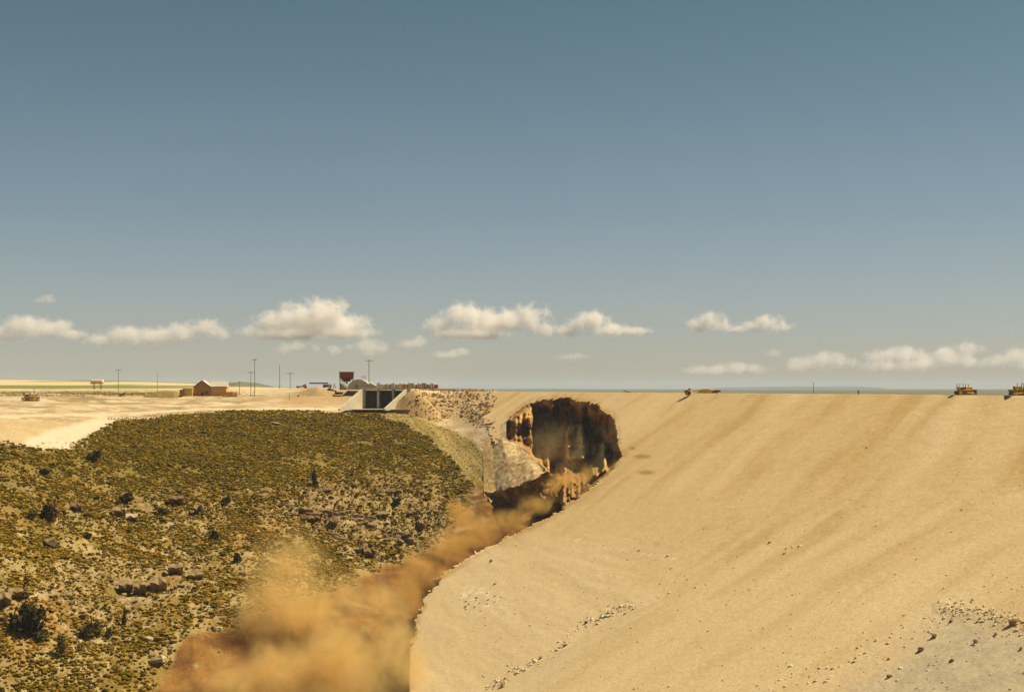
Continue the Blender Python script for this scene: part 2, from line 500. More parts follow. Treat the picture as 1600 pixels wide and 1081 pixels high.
# eroded brown earth of the gully
gul = poly_soft(GX + jx * 1.6, GP + jy * 1.4, [(180, 1300), (225, 1120), (268, 1050), (295, 1000), (330, 985), (372, 992), (400, 960), (520, 930), (600, 890), (660, 870), (740, 795), (752, 764), (770, 772), (1000, 690), (1000, 1300)], 14)
gul = np.clip(gul * (0.3 + 1.6 * sst(.3, .55, fbm(TV / 6 + 61, 4))), 0, 1)
c = lerp3(c, lerp3((0.23, 0.115, 0.03), (0.12, 0.055, 0.016), sst(.35, .62, fbm(TV / 7 + 90, 4))), gul)
fX = (GX[:-1, :-1] + GX[1:, 1:]) / 2
fP = (GP[:-1, :-1] + GP[1:, 1:]) / 2
t_kill = (fX > 776) & (fP < np.interp(fX, [776, 792, 793, 850, 870, 1000], [613, 613, 786, 790, 745, 700]))
t_kill |= (fX > 700) & (fP < 610.5)
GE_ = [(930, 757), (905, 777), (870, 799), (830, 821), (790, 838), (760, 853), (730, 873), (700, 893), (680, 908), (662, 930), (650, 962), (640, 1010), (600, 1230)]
c = lerp3(c, lerp3((0.16, 0.07, 0.02), (0.07, 0.03, 0.009), sst(.4, .6, fbm(TV / 5 + 33, 3))), sst(46, 16, seg_dist(GX, GP, GE_)))  # dark band along the gully edge: shadowed dust put into the land colour
RIPZ = [(632, 640), (642, 624), (662, 614), (690, 613), (745, 614), (779, 619), (776, 634), (768, 652), (772, 672), (755, 668), (735, 660), (690, 655), (660, 650)]
c = lerp3(c, (0.30, 0.20, 0.095), poly_soft(GX + (n_mid - .5) * 40, GP + (n_mid - .5) * 16, RIPZ, 6) * 0.8)
me = mesh_np('hillside', TV, grid_faces(*GP.shape, keep=~t_kill), c)
terrain = tag(new_obj('hillside', me, M_LAND), kind='structure')

# ------------------------------------------------------------------ dam
# crest line through (144,400) and (27,800); face falls 1 in 2 towards the lower left
def crest_py(px):
    a = (np.asarray(px, dtype=np.float64) - 800) / F
    return HZ + 2.0 / (261.0 / (a + 0.2925)) * F
INTO = np.array((0.96, 0.28, 0.0))

GROIN = [(560, 1200), (750, 1085), (980, 950), (1250, 842), (1600, 765), (2100, 700)]
_gx = np.arange(400, 2300, 10.0)
_gs = _smooth(np.interp(_gx, [g[0] for g in GROIN], [g[1] for g in GROIN]), 9)
def groin_py(px):
    return np.interp(px, _gx, _gs)

BREACH_TOP = [(781, 690), (780, 672), (786, 660), (797, 652), (805, 645), (818, 636), (832, 629), (848, 625), (866, 624), (880, 621), (890, 621), (905, 627), (920, 629), (934, 632), (941, 642), (955, 648), (961, 660), (965, 680), (966, 697), (974, 711), (966, 719), (955, 735), (946, 742)]
GULLY_EDGE = [(930, 757), (905, 777), (870, 799), (830, 821), (790, 838), (760, 853), (730, 873), (700, 893), (680, 908), (662, 930), (661, 945), (650, 962), (649, 985), (640, 1010), (622, 1040), (612, 1090), (600, 1230)]
BREACH = BREACH_TOP + GULLY_EDGE + [(400, 1230), (400, 790), (740, 745), (768, 700)]
DAM_LEFT = [(600, 690), (650, 640), (690, 600)]   # where the fill meets the far abutment

D_px = np.concatenate([np.arange(640, 1010, 1.8), np.arange(1010, 2050, 2.6)])
nv = 230
D_v = np.linspace(0, 1, nv) ** 1.15
CP = crest_py(D_px)
BP = groin_py(D_px) + 6
DP = CP[None, :] + (BP - CP)[None, :] * D_v[:, None]
DX = np.broadcast_to(D_px, DP.shape)
DY = dam_Y(DX, DP)
DV = P(DX, DP, DY)
# streaks: plan coordinates turned along the rain-washed and dozer-tracked lines
def streak_fields(pt, dirx, diry, w, l, seed, octv=3):
    u = pt[..., 0] * dirx + pt[..., 1] * diry
    v = -pt[..., 0] * diry + pt[..., 1] * dirx
    return fbm(np.stack([u / l, v / w, 0 * u + seed], -1), octv)
wob = (fbm(DV / 45, 3) - 0.5)[..., None] * np.array((14.0, -10.0, 0))
s_up = streak_fields(DV + wob, -0.60, -0.80, 9, 60, 3.1, 5) * 0.45 + streak_fields(DV + wob, -0.60, -0.80, 26, 130, 8.7, 4) * 0.4 + fbm(DV / 14, 4) * 0.15
s_lo = streak_fields(DV + wob * .5, -0.28, 0.96, 4.5, 55, 5.2, 5) * 0.75 + fbm(DV / 10, 4) * 0.25
low = sst(800, 880, DP) * sst(1130, 930, DX)
s_mid = streak_fields(DV + wob, -0.93, -0.37, 6, 40, 9.4, 5) * .5 + streak_fields(DV + wob, -0.93, -0.37, 18, 90, 6.2, 4) * .3 + fbm(DV / 9, 4) * .2
mid = sst(735, 860, DP + (DX - 1200) * 0.05)
s_up = s_up * (1 - mid) + s_mid * mid
stv = s_up * (1 - low) + s_lo * low
blot = fbm(DV / [40, 60, 40], 4)
LIGHT = np.array((0.552, 0.416, 0.232))
MIDC = np.array((0.502, 0.357, 0.176))
DEEP = np.array((0.448, 0.298, 0.130))
dc = lerp3(DEEP * [.97, .955, .92], MIDC, sst(0.36, 0.52, stv))
dc = lerp3(dc, LIGHT, sst(0.48, 0.7, stv * 0.75 + blot * 0.25))
dc = lerp3(dc, LIGHT * [1.02, 1.03, 1.06], low * 0.55)
wsc = sst(0.6, 0.68, fbm(DV / 1.6 + 3, 2)) * poly_soft(DX + (blot - .5) * 60, DP + (stv - .5) * 40, [(690, 925), (760, 915), (800, 940), (780, 958), (730, 952)], 12)
dc = lerp3(dc, (0.68, 0.60, 0.47), np.clip(wsc, 0, 1))
tr2 = sst(5, 1.5, seg_dist(DX, DP, [(900, 842), (960, 858), (1020, 866), (1060, 872)])) * sst(0.55, 0.65, fbm(DV / 1.4 + 13, 2))
dc = lerp3(dc, (0.72, 0.64, 0.5), tr2 * 0.35)
for (sx, sy, sw, sh) in [(1000, 713, 14, 4), (1003, 738, 15, 4), (985, 700, 6, 3)]:   # damp slumped patches beside the breach
    q = np.hypot((DX - sx + (blot - .5) * 30) / sw, (DP - sy) / sh)
    dc = lerp3(dc, (0.30, 0.165, 0.05), sst(1.25, 0.5, q) * 0.75)
dc = lerp3(dc, (0.57, 0.44, 0.255), sst(760, 960, DP) * 0.45)
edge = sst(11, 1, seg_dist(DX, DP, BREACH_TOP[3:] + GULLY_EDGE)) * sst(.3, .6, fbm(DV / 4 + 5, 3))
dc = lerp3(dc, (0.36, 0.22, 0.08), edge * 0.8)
d_off = (stv - 0.5) * 0.5 + (fbm(DV / 2.5, 3) - 0.5) * 0.22
DV[..., 2] += d_off * np.clip(D_v * 40, 0.25, 1)[:, None]
# rows over the crest and down the water side
b1 = DV[0] + INTO * 11.0
b1[:, 2] = -2.1 + (fbm(b1 / 9, 2) - 0.5) * 0.3
b2 = b1 + INTO * 50 + np.array((0, 0, -24.0))
DV2 = np.concatenate([b2[None], b1[None], DV])
dc2 = np.concatenate([dc[:1], dc[:1], dc])
DX2 = np.concatenate([DX[:1], DX[:1], DX]); DP2 = np.concatenate([DP[:1] - 6, DP[:1] - 3, DP])
fx = (DX2[:-1, :-1] + DX2[1:, 1:]) / 2
fp = (DP2[:-1, :-1] + DP2[1:, 1:]) / 2
fc = (DV2[:-1, :-1] + DV2[1:, 1:]) / 2
jg = (fbm(fc / 3.0, 3) - 0.5)
jlow = 1 + 1.6 * sst(740, 800, fp)
kill = in_poly(fx + jg * 7 * jlow + (fbm(fc / 9.0 + 70, 2) - .5) * 10 * (jlow - 1), fp + (fbm(fc / 3.0 + 40, 3) - 0.5) * 7 * jlow, BREACH)
kill |= (fx < np.interp(fp, [590, 607, 650, 690, 740], [700, 700, 752, 772, 781]) + jg * 8) & (fp < 800)
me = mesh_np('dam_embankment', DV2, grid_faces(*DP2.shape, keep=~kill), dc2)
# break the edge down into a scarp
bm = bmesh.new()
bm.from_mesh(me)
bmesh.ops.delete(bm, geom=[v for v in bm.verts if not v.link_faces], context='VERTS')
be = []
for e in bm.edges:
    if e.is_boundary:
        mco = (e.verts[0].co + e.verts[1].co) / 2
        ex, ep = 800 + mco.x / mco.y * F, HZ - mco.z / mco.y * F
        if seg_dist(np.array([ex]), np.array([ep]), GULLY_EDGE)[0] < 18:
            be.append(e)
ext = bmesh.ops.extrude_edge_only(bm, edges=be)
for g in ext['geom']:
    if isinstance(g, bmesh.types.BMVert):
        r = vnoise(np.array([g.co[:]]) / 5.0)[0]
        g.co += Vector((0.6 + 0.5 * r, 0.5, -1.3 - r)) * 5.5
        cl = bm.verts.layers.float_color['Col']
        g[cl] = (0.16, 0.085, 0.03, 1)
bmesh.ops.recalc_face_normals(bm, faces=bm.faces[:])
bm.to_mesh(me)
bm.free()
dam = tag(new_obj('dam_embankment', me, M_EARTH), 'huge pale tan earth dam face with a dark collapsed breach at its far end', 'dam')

# cavity eaten into the dam
CAVPOLY = BREACH_TOP + [(930, 757), (905, 777), (885, 792), (862, 782), (853, 745), (846, 732), (828, 716), (822, 704), (808, 696)]
c_px = np.arange(764, 992, 1.5)
c_py = np.arange(612, 802, 1.5)
CX, CY_ = np.meshgrid(c_px, c_py)
inside = in_poly(CX, CY_, CAVPOLY)
d_edge = seg_dist(CX, CY_, BREACH_TOP + [(930, 757), (905, 777)])
d_edge = np.minimum(d_edge, seg_dist(CX, CY_, [(781, 690), (808, 696), (822, 704), (828, 716), (846, 732), (853, 745)]) * 4.0 + 2)
d_s = np.where(inside, d_edge, -d_edge)
Q = np.stack([CX / 9.0, CY_ / 60.0, 0 * CX], -1)
ribs = fbm(Q + 3, 3) - 0.5
lump = fbm(np.stack([CX / 22.0, CY_ / 16.0, 0 * CX + 5], -1), 4) - 0.5
fin = fbm(np.stack([CX / 6.0, CY_ / 6.0, 0 * CX + 15], -1), 3) - 0.5
push = 105 * sst(-1, 34, d_s) + 16 * sst(-1, 4, d_s)
push *= 1 - 0.8 * sst(690, 790, CY_) * sst(820, 900, CX + (CY_ - 740))
push *= 1 - 0.55 * sst(870, 800, CX + (CY_ - 670) * 0.4)
amp = sst(0, 14, d_s)
push += amp * (60 * ribs + 55 * lump + 24 * fin)
pill = poly_soft(CX + ribs * 10, CY_ + lump * 14, [(884, 672), (890, 664), (908, 664), (913, 672), (915, 720), (884, 722)], 3)
push -= 42 * pill
pil2 = poly_soft(CX + ribs * 8, CY_ + lump * 8, [(925, 694), (944, 692), (947, 735), (925, 750)], 3)
push -= 35 * pil2
push = np.maximum(push, 3.0)
CYD = dam_Y(CX, np.maximum(CY_, 616))
CV = P(CX, CY_, CYD + push)
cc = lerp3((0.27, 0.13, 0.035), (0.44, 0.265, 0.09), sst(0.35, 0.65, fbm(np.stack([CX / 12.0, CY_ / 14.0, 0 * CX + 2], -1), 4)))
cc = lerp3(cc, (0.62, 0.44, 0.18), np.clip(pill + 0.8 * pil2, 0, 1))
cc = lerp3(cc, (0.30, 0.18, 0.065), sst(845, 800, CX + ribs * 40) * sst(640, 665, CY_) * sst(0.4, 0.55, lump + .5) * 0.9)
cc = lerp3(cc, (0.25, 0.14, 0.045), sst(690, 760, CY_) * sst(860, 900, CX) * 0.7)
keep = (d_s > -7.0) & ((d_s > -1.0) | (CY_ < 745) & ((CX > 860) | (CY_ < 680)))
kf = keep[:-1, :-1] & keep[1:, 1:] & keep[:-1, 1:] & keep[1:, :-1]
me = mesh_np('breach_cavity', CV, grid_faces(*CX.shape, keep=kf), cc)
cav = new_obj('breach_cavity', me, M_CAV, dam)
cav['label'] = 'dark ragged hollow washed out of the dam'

# scraped pale rock at the abutment below the hollow, with the cut bank under it
def loft(rows, nu, nvs, name, colf, mat, amp=1.0, sc=6.0, jag=0.0):
    """rows: lists of (px,py,Y) with the same count; smooth in between"""
    R = [np.array(r, float) for r in rows]
    us = np.linspace(0, len(R[0]) - 1, nu)
    ii = np.arange(len(R[0]))
    G = np.stack([np.stack([np.interp(us, ii, r[:, k] if k < 2 else 1 / r[:, 2]) for k in range(3)], -1) for r in R])
    vs = np.linspace(0, len(R) - 1, nvs)
    H = np.zeros((nvs, nu, 3))
    for j in range(nu):
        for k in range(3):
            H[:, j, k] = np.interp(vs, np.arange(len(R)), G[:, j, k])
    px, py, Yv = H[..., 0], H[..., 1], 1 / H[..., 2]
    pts = P(px, py, Yv)
    n = (fbm(pts / sc + 5, 4) - 0.5)
    nz = (fbm(pts / sc + 25, 4) - 0.5)
    pts[..., 2] += n * amp
    pts[..., 1] += nz * amp * 1.5
    if jag:
        pts[..., 0] += (fbm(pts / 3.0 + 9, 3) - 0.5) * jag
    return mesh_np(name, pts, grid_faces(nvs, nu), colf(px, py, pts)), pts

def col_patch(px, py, pts):
    n = fbm(pts / 4.0, 4)
    c = lerp3((0.48, 0.335, 0.165), (0.58, 0.44, 0.25), sst(.4, .6, n))
    c = lerp3(c, (0.36, 0.20, 0.08), sst(0.52, 0.64, fbm(pts / 4 + 8, 4)) * 0.75)
    c = lerp3(c, (0.38, 0.25, 0.10), sst(781, 766, px + (n - .5) * 12) * 0.9)
    return c
def tY(x, y, d=1.5):
    j = int(round((x + 520) / 3.0))
    return (x, y, float(np.interp(y, GP[:, j], TV[:, j, 1])) - d)
me, _ = loft([[tY(752, 684), tY(768, 684), (784, 686, 733), (806, 693, 712), (824, 708, 670), (852, 731, 617)],
              [tY(755, 720), (770, 720, 702), (792, 722, 675), (812, 724, 655), (832, 730, 630), (853, 737, 614)],
              [tY(756, 770), (775, 769, 642), (795, 764, 625), (815, 757, 615), (835, 748, 608), (853, 739, 613)]], 70, 60, 'abutment_rock', col_patch, M_EARTH, 1.3, 2.2)
tag(new_obj('abutment_rock', me, M_EARTH), kind='structure')
def col_bank(px, py, pts):
    n = fbm(pts / [3, 3, 8], 4)
    c = lerp3((0.17, 0.08, 0.025), (0.40, 0.225, 0.07), sst(.35, .62, n))
    return lerp3(c, (0.46, 0.30, 0.12), sst(0.55, 0.7, fbm(pts / 6 + 4, 3)) * 0.7)
me, _ = loft([[tY(754, 768), (775, 768, 642.5), (795, 763, 625.5), (815, 756, 615.5), (835, 747, 608.5), (854, 737, 613), (872, 742, 622), (890, 748, 632)],
              [tY(762, 780, 1), (783, 784, 646), (800, 782, 630), (820, 777, 619), (840, 769, 614), (858, 762, 617), (874, 764, 622), (892, 772, 628)],
              [tY(788, 806, 1), (800, 808, 632), (812, 806, 624), (828, 800, 618), (846, 794, 616), (860, 788, 614), (876, 786, 616), (894, 796, 614)]], 90, 40, 'gully_bank', col_bank, M_CAV, 3.0, 5, 1.5)
tag(new_obj('gully_bank', me, M_CAV), kind='structure')

# ------------------------------------------------------------------ near ground on the camera's side of the dam
g_px = np.concatenate([np.arange(540, 1300, 3.0), np.arange(1300, 2101, 2.2)])
n_v = 190
NP0 = groin_py(g_px)
Y0 = dam_Y(g_px, NP0)
Yb = dam_Y(g_px, 1200) * np.interp(g_px, [540, 900, 1600, 2100], [0.992, 0.985, 0.975, 0.97])
tv = np.linspace(0, 1, n_v)
NPY = NP0[None] + (1200 - NP0)[None] * tv[:, None]
NIV = (1 / Y0)[None] * (1 - tv)[:, None] + (1 / Yb)[None] * tv[:, None]
NX = np.broadcast_to(g_px, NPY.shape)
NV = P(NX, NPY, 1 / NIV)
# continue the ground under the camera's feet
ext_rows = []
for (k, yy, zz) in [(0, 150.0, -52.0), (1, 70.0, -27.0), (2, 30.0, -11.0), (3, 7.0, -2.4), (4, -5.0, -1.75), (5, -80.0, -1.5)]:
    xx = np.interp(g_px, [540, 800, 2100], [-90, 0, 130])
    ext_rows.append(np.stack([xx, 0 * xx + yy, 0 * xx + zz], -1))
nwob = (fbm(NV / 30, 3) - 0.5)[..., None] * np.array((10.0, -8.0, 0))
nwob = (fbm(NV / 45, 3) - 0.5)[..., None] * np.array((14.0, -10.0, 0))
nst = streak_fields(NV + nwob, -0.93, -0.37, 6, 40, 9.4, 5) * .5 + streak_fields(NV + nwob, -0.93, -0.37, 18, 90, 6.2, 4) * .3 + fbm(NV / 9, 4) * .2
nbl = fbm(NV / [18, 18, 18], 4)
nblot = fbm(NV / [40, 60, 40], 4)
nc_ = lerp3(DEEP * [.97, .955, .92], MIDC, sst(0.36, 0.52, nst))
nc_ = lerp3(nc_, LIGHT, sst(0.48, 0.7, nst * 0.75 + nblot * 0.25))
nc_ = lerp3(nc_, (0.57, 0.44, 0.255), sst(760, 960, NPY) * 0.45)
PAD = [(1330, 1075), (1395, 1045), (1440, 1000), (1485, 962), (1530, 966), (1570, 978), (1640, 994), (2100, 1040), (2100, 1300), (1150, 1300)]
pad = poly_soft(NX + (nbl - .5) * 50, NPY + (nst - .5) * 30, PAD, 34)
nc_ = lerp3(nc_, lerp3((0.46, 0.375, 0.245), (0.40, 0.325, 0.22), sst(.4, .6, fbm(NV / 3, 3))), pad)
groin_tone = poly_soft(NX, NPY, [(750, 1085), (980, 955), (1020, 945), (900, 1040), (850, 1085)], 16)  # slightly greyer earth in a wedge beside the groin
nc_ = lerp3(nc_, (0.50, 0.39, 0.225), groin_tone * 0.5)
berm_d = seg_dist(NX + (nbl - .5) * 16, NPY + (fbm(NV / 4, 3) - .5) * 14, [(1470, 948), (1510, 957), (1545, 962), (1580, 974), (1620, 985), (1700, 1000)])
bmp = sst(14, 3, berm_d) * 0.9
NV[..., 2] += (nst - 0.5) * 0.5 * (1 - pad) + bmp * fbm(NV / 2.5, 3) * 0.3 + (fbm(NV / 1.2, 2) - .5) * 0.12
groin_blend = np.clip(tv * 12, 0, 1)[:, None]
NV2 = np.concatenate([NV] + [r[None] for r in ext_rows])
nc2 = np.concatenate([nc_] + [nc_[-1:]] * len(ext_rows))
me = mesh_np('ground', NV2, grid_faces(NV2.shape[0], NV2.shape[1]), nc2)
tag(new_obj('ground', me, M_EARTH), kind='structure')

def near_Y(px, py):
    i = np.interp(px, g_px, np.arange(len(g_px)))
    p0 = np.interp(px, g_px, NP0)
    t = (py - p0) / (1200 - p0)
    return 1 / ((1 - t) / np.interp(px, g_px, Y0) + t / np.interp(px, g_px, Yb))

# ------------------------------------------------------------------ far plain and mesas
xs = np.linspace(-14000, 14000, 90)
ys = np.array([1500, 2500, 4000, 7000, 11000, 16000, 22000, 24500.0])
XX, YY = np.meshgrid(xs, ys)
ZZ = -7.0 + (fbm(np.stack([XX / 1500, YY / 1500, 0 * XX], -1), 3) - 0.5) * 3
ZZ -= 18 * sst(1500, -1000, XX) * sst(7000, 2000, YY)
me = mesh_np('plain', np.stack([XX, YY, ZZ], -1), grid_faces(*XX.shape))
tag(new_obj('plain', me, M_FAR), kind='structure')
def mesa(name, prof, Y, depth, mat=M_MESA):
    xs = np.linspace(prof[0][0], prof[-1][0], 160)
    tops = np.interp(xs, [p[0] for p in prof], [p[1] for p in prof])
    rows = []
    for (dy, k) in [(-depth * .5, 0.0), (-depth * .2, 0.55), (0, 1.0), (depth * .5, 1.0), (depth, 0.0)]:
        X = (xs - 800) / F * Y
        z = (HZ - tops) / F * Y
        z = -12 + (z + 12) * k + (vnoise(np.stack([xs / 14, 0 * xs + dy, 0 * xs], -1)) - 0.5) * 5 * (k > 0)
        rows.append(np.stack([X, 0 * X + Y + dy, z], -1))
    G = np.stack(rows)
    me = mesh_np(name, G, grid_faces(len(rows), len(xs)))
    return new_obj(name, me, mat)
tag(mesa('hills', [(560, 610), (700, 608.5), (790, 607.4), (880, 607), (960, 608), (1100, 608.6), (1300, 609), (1420, 610), (1600, 610.5), (1900, 611)], 18500, 2500), kind='structure')
tag(mesa('mesa', [(1050, 611), (1110, 607.3), (1160, 605), (1250, 604), (1340, 604), (1362, 604.6), (1388, 609.5), (1400, 612)], 21500, 2500), kind='structure')
tag(mesa('green_hill', [(338, 606), (350, 599), (362, 597), (375, 597.5), (395, 601), (410, 605)], 3200, 400, M_FAR), kind='structure')

# ------------------------------------------------------------------ placing on the land
def ground_pt(px, py):
    j = int(round((px + 520) / 3.0))
    j = max(0, min(GP.shape[1] - 1, j))
    col = GP[:, j]
    p = np.array([np.interp(py, col, TV[:, j, k]) for k in range(3)])
    return Vector(p)
def dam_pt(px, py):
    return Vector(P(px, py, dam_Y(px, py)))
def crest_pt(px, back=3.0):
    a = (px - 800) / F
    Y = 261.0 / (a + 0.2925)
    return Vector((a * Y + INTO[0] * back, Y + INTO[1] * back, -2.05))
def near_pt(px, py):
    return Vector(P(px, py, near_Y(px, py)))

# ------------------------------------------------------------------ sagebrush and grass tufts
def cell_sample(V4, w, n, rng):
    """n random points on the quads of a grid of points V4, weighted by area times w"""
    A, B, C_, D = V4[:-1, :-1], V4[1:, :-1], V4[1:, 1:], V4[:-1, 1:]
    ar = np.linalg.norm(np.cross(B - A, D - A), axis=-1)
    pr = (ar * w).ravel()
    tot = pr.sum()
    idx = rng.choice(pr.size, size=n, p=pr / tot)
    r, c_i = np.unravel_index(idx, ar.shape)
    u, v = rng.random(n)[:, None], rng.random(n)[:, None]
    return (A[r, c_i] * (1 - u) + D[r, c_i] * u) * (1 - v) + (B[r, c_i] * (1 - u) + C_[r, c_i] * u) * v, r, c_i

def tuft_field(pts, rad, hgt, cols, rng, nseg=5):
    """small ragged bushes: a base ring, a wider ring and a crown of points each"""
    n = len(pts)
    ang = (np.arange(nseg) / nseg * 2 * np.pi)[None] + rng.random((n, 1)) * 6.28 + rng.normal(0, 0.25, (n, nseg))
    r0 = rad[:, None] * rng.uniform(0.5, 0.9, (n, nseg))
    r1 = rad[:, None] * rng.uniform(0.65, 1.35, (n, nseg))
    z1 = hgt[:, None] * rng.uniform(0.3, 0.95, (n, nseg))
    base = np.stack([np.cos(ang) * r0, np.sin(ang) * r0, -0.25 + 0 * r0], -1)
    mid = np.stack([np.cos(ang) * r1, np.sin(ang) * r1, z1], -1)
    top = np.stack([rng.normal(0, 0.2, n) * rad, rng.normal(0, 0.2, n) * rad, hgt * rng.uniform(0.8, 1.2, n)], -1)[:, None]
    vv = np.concatenate([base, mid, top], 1) + pts[:, None]
    k = 2 * nseg + 1
    o = (np.arange(n) * k)[:, None]
    tri = []
    for i in range(nseg):
        j = (i + 1) % nseg
        tri += [(i, j, nseg + j), (i, nseg + j, nseg + i), (nseg + i, nseg + j, 2 * nseg)]
    f = (np.array(tri)[None] + o[..., None]).reshape(-1, 3)
    cv = np.repeat(cols[:, None], k, 1) * rng.uniform(0.75, 1.25, (n, k, 1))
    return vv.reshape(-1, 3), f, cv.reshape(-1, 3)

cellav = lambda m: (m[:-1, :-1] + m[1:, 1:]) / 2
w = cellav(m_grass) * (1 - cellav(gul)) * (cellav(gul) < 0.45) * (1 - poly_soft(fX, fP, [(400, 1000), (520, 940), (640, 880), (760, 780), (760, 1200), (400, 1200)], 6)) * (1 - 0.45 * cellav(rockm))
w = w * ((fX > -30) & (fX < 790) & (fP < 1110))
w = w * (0.3 + 1.2 * cellav(g_mix)) * (0.35 + 1.3 * sst(0.35, 0.6, cellav(fbm(TV / 5.0 + 21, 3)))) * np.where(fP < 760, 1.25, 1.0)
w = w * (1 - 0.6 * cellav(pale_sp))
NT = 98000
tp, tr_, tc_ = cell_sample(TV, w, NT, RNG)
tY_ = tp[:, 1]
trad = 0.18 + RNG.random(NT) ** 2.0 * 0.68
trad *= np.where(RNG.random(NT) < 0.04, 1.6, 1.0)
thgt = trad * RNG.uniform(0.6, 1.2, NT)
pal = np.array([(0.088, 0.066, 0.006), (0.115, 0.08, 0.010), (0.062, 0.053, 0.007), (0.17, 0.115, 0.022), (0.23, 0.155, 0.04), (0.19, 0.09, 0.016)])
tn = fbm(tp / 14.0 + 2, 3)
tpy = GP[tr_, tc_]
pk = np.where(RNG.random(NT) < 0.42, 0, np.where(RNG.random(NT) < 0.5, 1, 2))
lightp = 0.10 + 0.30 * sst(720, 940, tpy) + 0.25 * sst(.5, .65, tn)
pk = np.where(RNG.random(NT) < lightp, np.where(RNG.random(NT) < 0.6, 3, 4), pk)
pk = np.where(RNG.random(NT) < 0.012 + 0.16 * sst(0.55, 0.7, fbm(tp / 25 + 77, 3)) * sst(720, 840, tpy), 5, pk)
vv, ff, cv = tuft_field(tp, trad, thgt, pal[pk] * [1.12, 1.0, 0.5], RNG)
tag(new_obj('sagebrush', mesh_np('sagebrush', vv, ff, cv, smooth=False), M_TUFT), 'low olive sagebrush and dry grass covering the canyon slope', kind='stuff')
# sparser weeds of the dry strip and plateau edge
w2 = cellav(st) * 0.22 + poly_soft(fX, fP, [(170, 655), (360, 643), (370, 650), (190, 664)], 4) * 0.6 + cellav(strip) * 0.15
w2 = w2 * ((fX > -30) & (fX < 765))
tp, tr_, tc_ = cell_sample(TV, w2, 5000, RNG)
trad = RNG.uniform(0.15, 0.5, 5000)
vv, ff, cv = tuft_field(tp, trad, trad * 0.8, pal[RNG.choice([0, 1, 3, 4], 5000)], RNG)
tag(new_obj('weeds', mesh_np('weeds', vv, ff, cv, smooth=False), M_TUFT), 'sparse dry weeds along the graded strip and plateau edge', kind='stuff')

# ------------------------------------------------------------------ loose stones
ICO = None
def ico_arrays(sub=1):
    bm = bmesh.new()
    bmesh.ops.create_icosphere(bm, subdivisions=sub, radius=1.0)
    v = np.array([x.co[:] for x in bm.verts])
    f = np.array([[q.index for q in p.verts] for p in bm.faces])
    bm.free()
    return v, f
IV, IF = ico_arrays(1)
def stone_field(name, pts, rad, cols, label, mat=M_STONE, flat=0.7):
    n = len(pts)
    vv = IV[None] * (1 + RNG.normal(0, 0.16, (n, len(IV), 1)))
    sc = np.stack([RNG.uniform(0.7, 1.4, n), RNG.uniform(0.7, 1.3, n), RNG.uniform(0.5, 1.1, n) * flat * 1.2], -1)
    vv = vv * sc[:, None]
    a = RNG.random(n) * 6.28
    x = vv[..., 0] * np.cos(a)[:, None] - vv[..., 1] * np.sin(a)[:, None]
    y = vv[..., 0] * np.sin(a)[:, None] + vv[..., 1] * np.cos(a)[:, None]
    vv = np.stack([x, y, vv[..., 2]], -1) * rad[:, None, None] + pts[:, None]
    f = (IF[None] + (np.arange(n) * len(IV))[:, None, None]).reshape(-1, 3)
    cv = np.repeat(cols[:, None], len(IV), 1)
    return tag(new_obj(name, mesh_np(name, vv.reshape(-1, 3), f, cv.reshape(-1, 3), smooth=False), mat), label, kind='stuff')
def mixcol(a, b, n):
    t = RNG.random((n, 1))
    return np.array(a) * (1 - t) + np.array(b) * t

# rock fill between the spillway and the breach
RIP = [(632, 640), (642, 624), (662, 614), (690, 613), (745, 614), (779, 619), (776, 634), (768, 652), (772, 672), (755, 668), (735, 660), (690, 655), (660, 650)]
wr = poly_soft(fX + (cellav(n_mid) - .5) * 40, fP + (cellav(n_mid) - .5) * 16, RIP, 6) * (0.25 + 1.5 * sst(.35, .6, cellav(fbm(TV / 6 + 71, 3))))
NR = 2600
rp, _, _ = cell_sample(TV, wr, NR, RNG)
rr = RNG.uniform(0.3, 1.1, NR) ** 1.3
stone_field('riprap', rp + np.stack([0 * rr, 0 * rr, rr * 0.25], -1), rr, np.where(RNG.random((NR, 1)) < 0.6, mixcol((0.10, 0.055, 0.026), (0.22, 0.13, 0.06), NR), mixcol((0.3, 0.2, 0.1), (0.42, 0.31, 0.18), NR)), 'dumped brown broken rock between spillway and breach', flat=0.9)
# stones on the slope and by the pale rock
ws = cellav(m_grass) * (1 - cellav(gul)) * (0.15 + 1.3 * cellav(rockm) + 0.5 * cellav(pale_sp)) * sst(690, 800, fP) * ((fX > -30) & (fX < 760) & (fP < 1110))
sp, _, _ = cell_sample(TV, ws, 5200, RNG)
sr = 0.1 + RNG.random(5200) ** 3.5 * 0.7
stone_field('slope_stones', sp, sr, mixcol((0.22, 0.15, 0.07), (0.42, 0.33, 0.19), 5200), 'pale stones strewn among the sagebrush')
wp = poly_soft(fX, fP, [(35, 690), (110, 690), (190, 657), (215, 655), (180, 672), (115, 703), (60, 706)], 4) + 0.5 * poly_soft(fX, fP, [(360, 640), (420, 640), (400, 648), (350, 650)], 4)
sp, _, _ = cell_sample(TV, wp, 260, RNG)
stone_field('cut_edge_stones', sp, 0.2 + RNG.random(260) ** 2 * 0.8, mixcol((0.42, 0.33, 0.2), (0.58, 0.49, 0.35), 260), 'pale stones along the edge of the scraped cut')
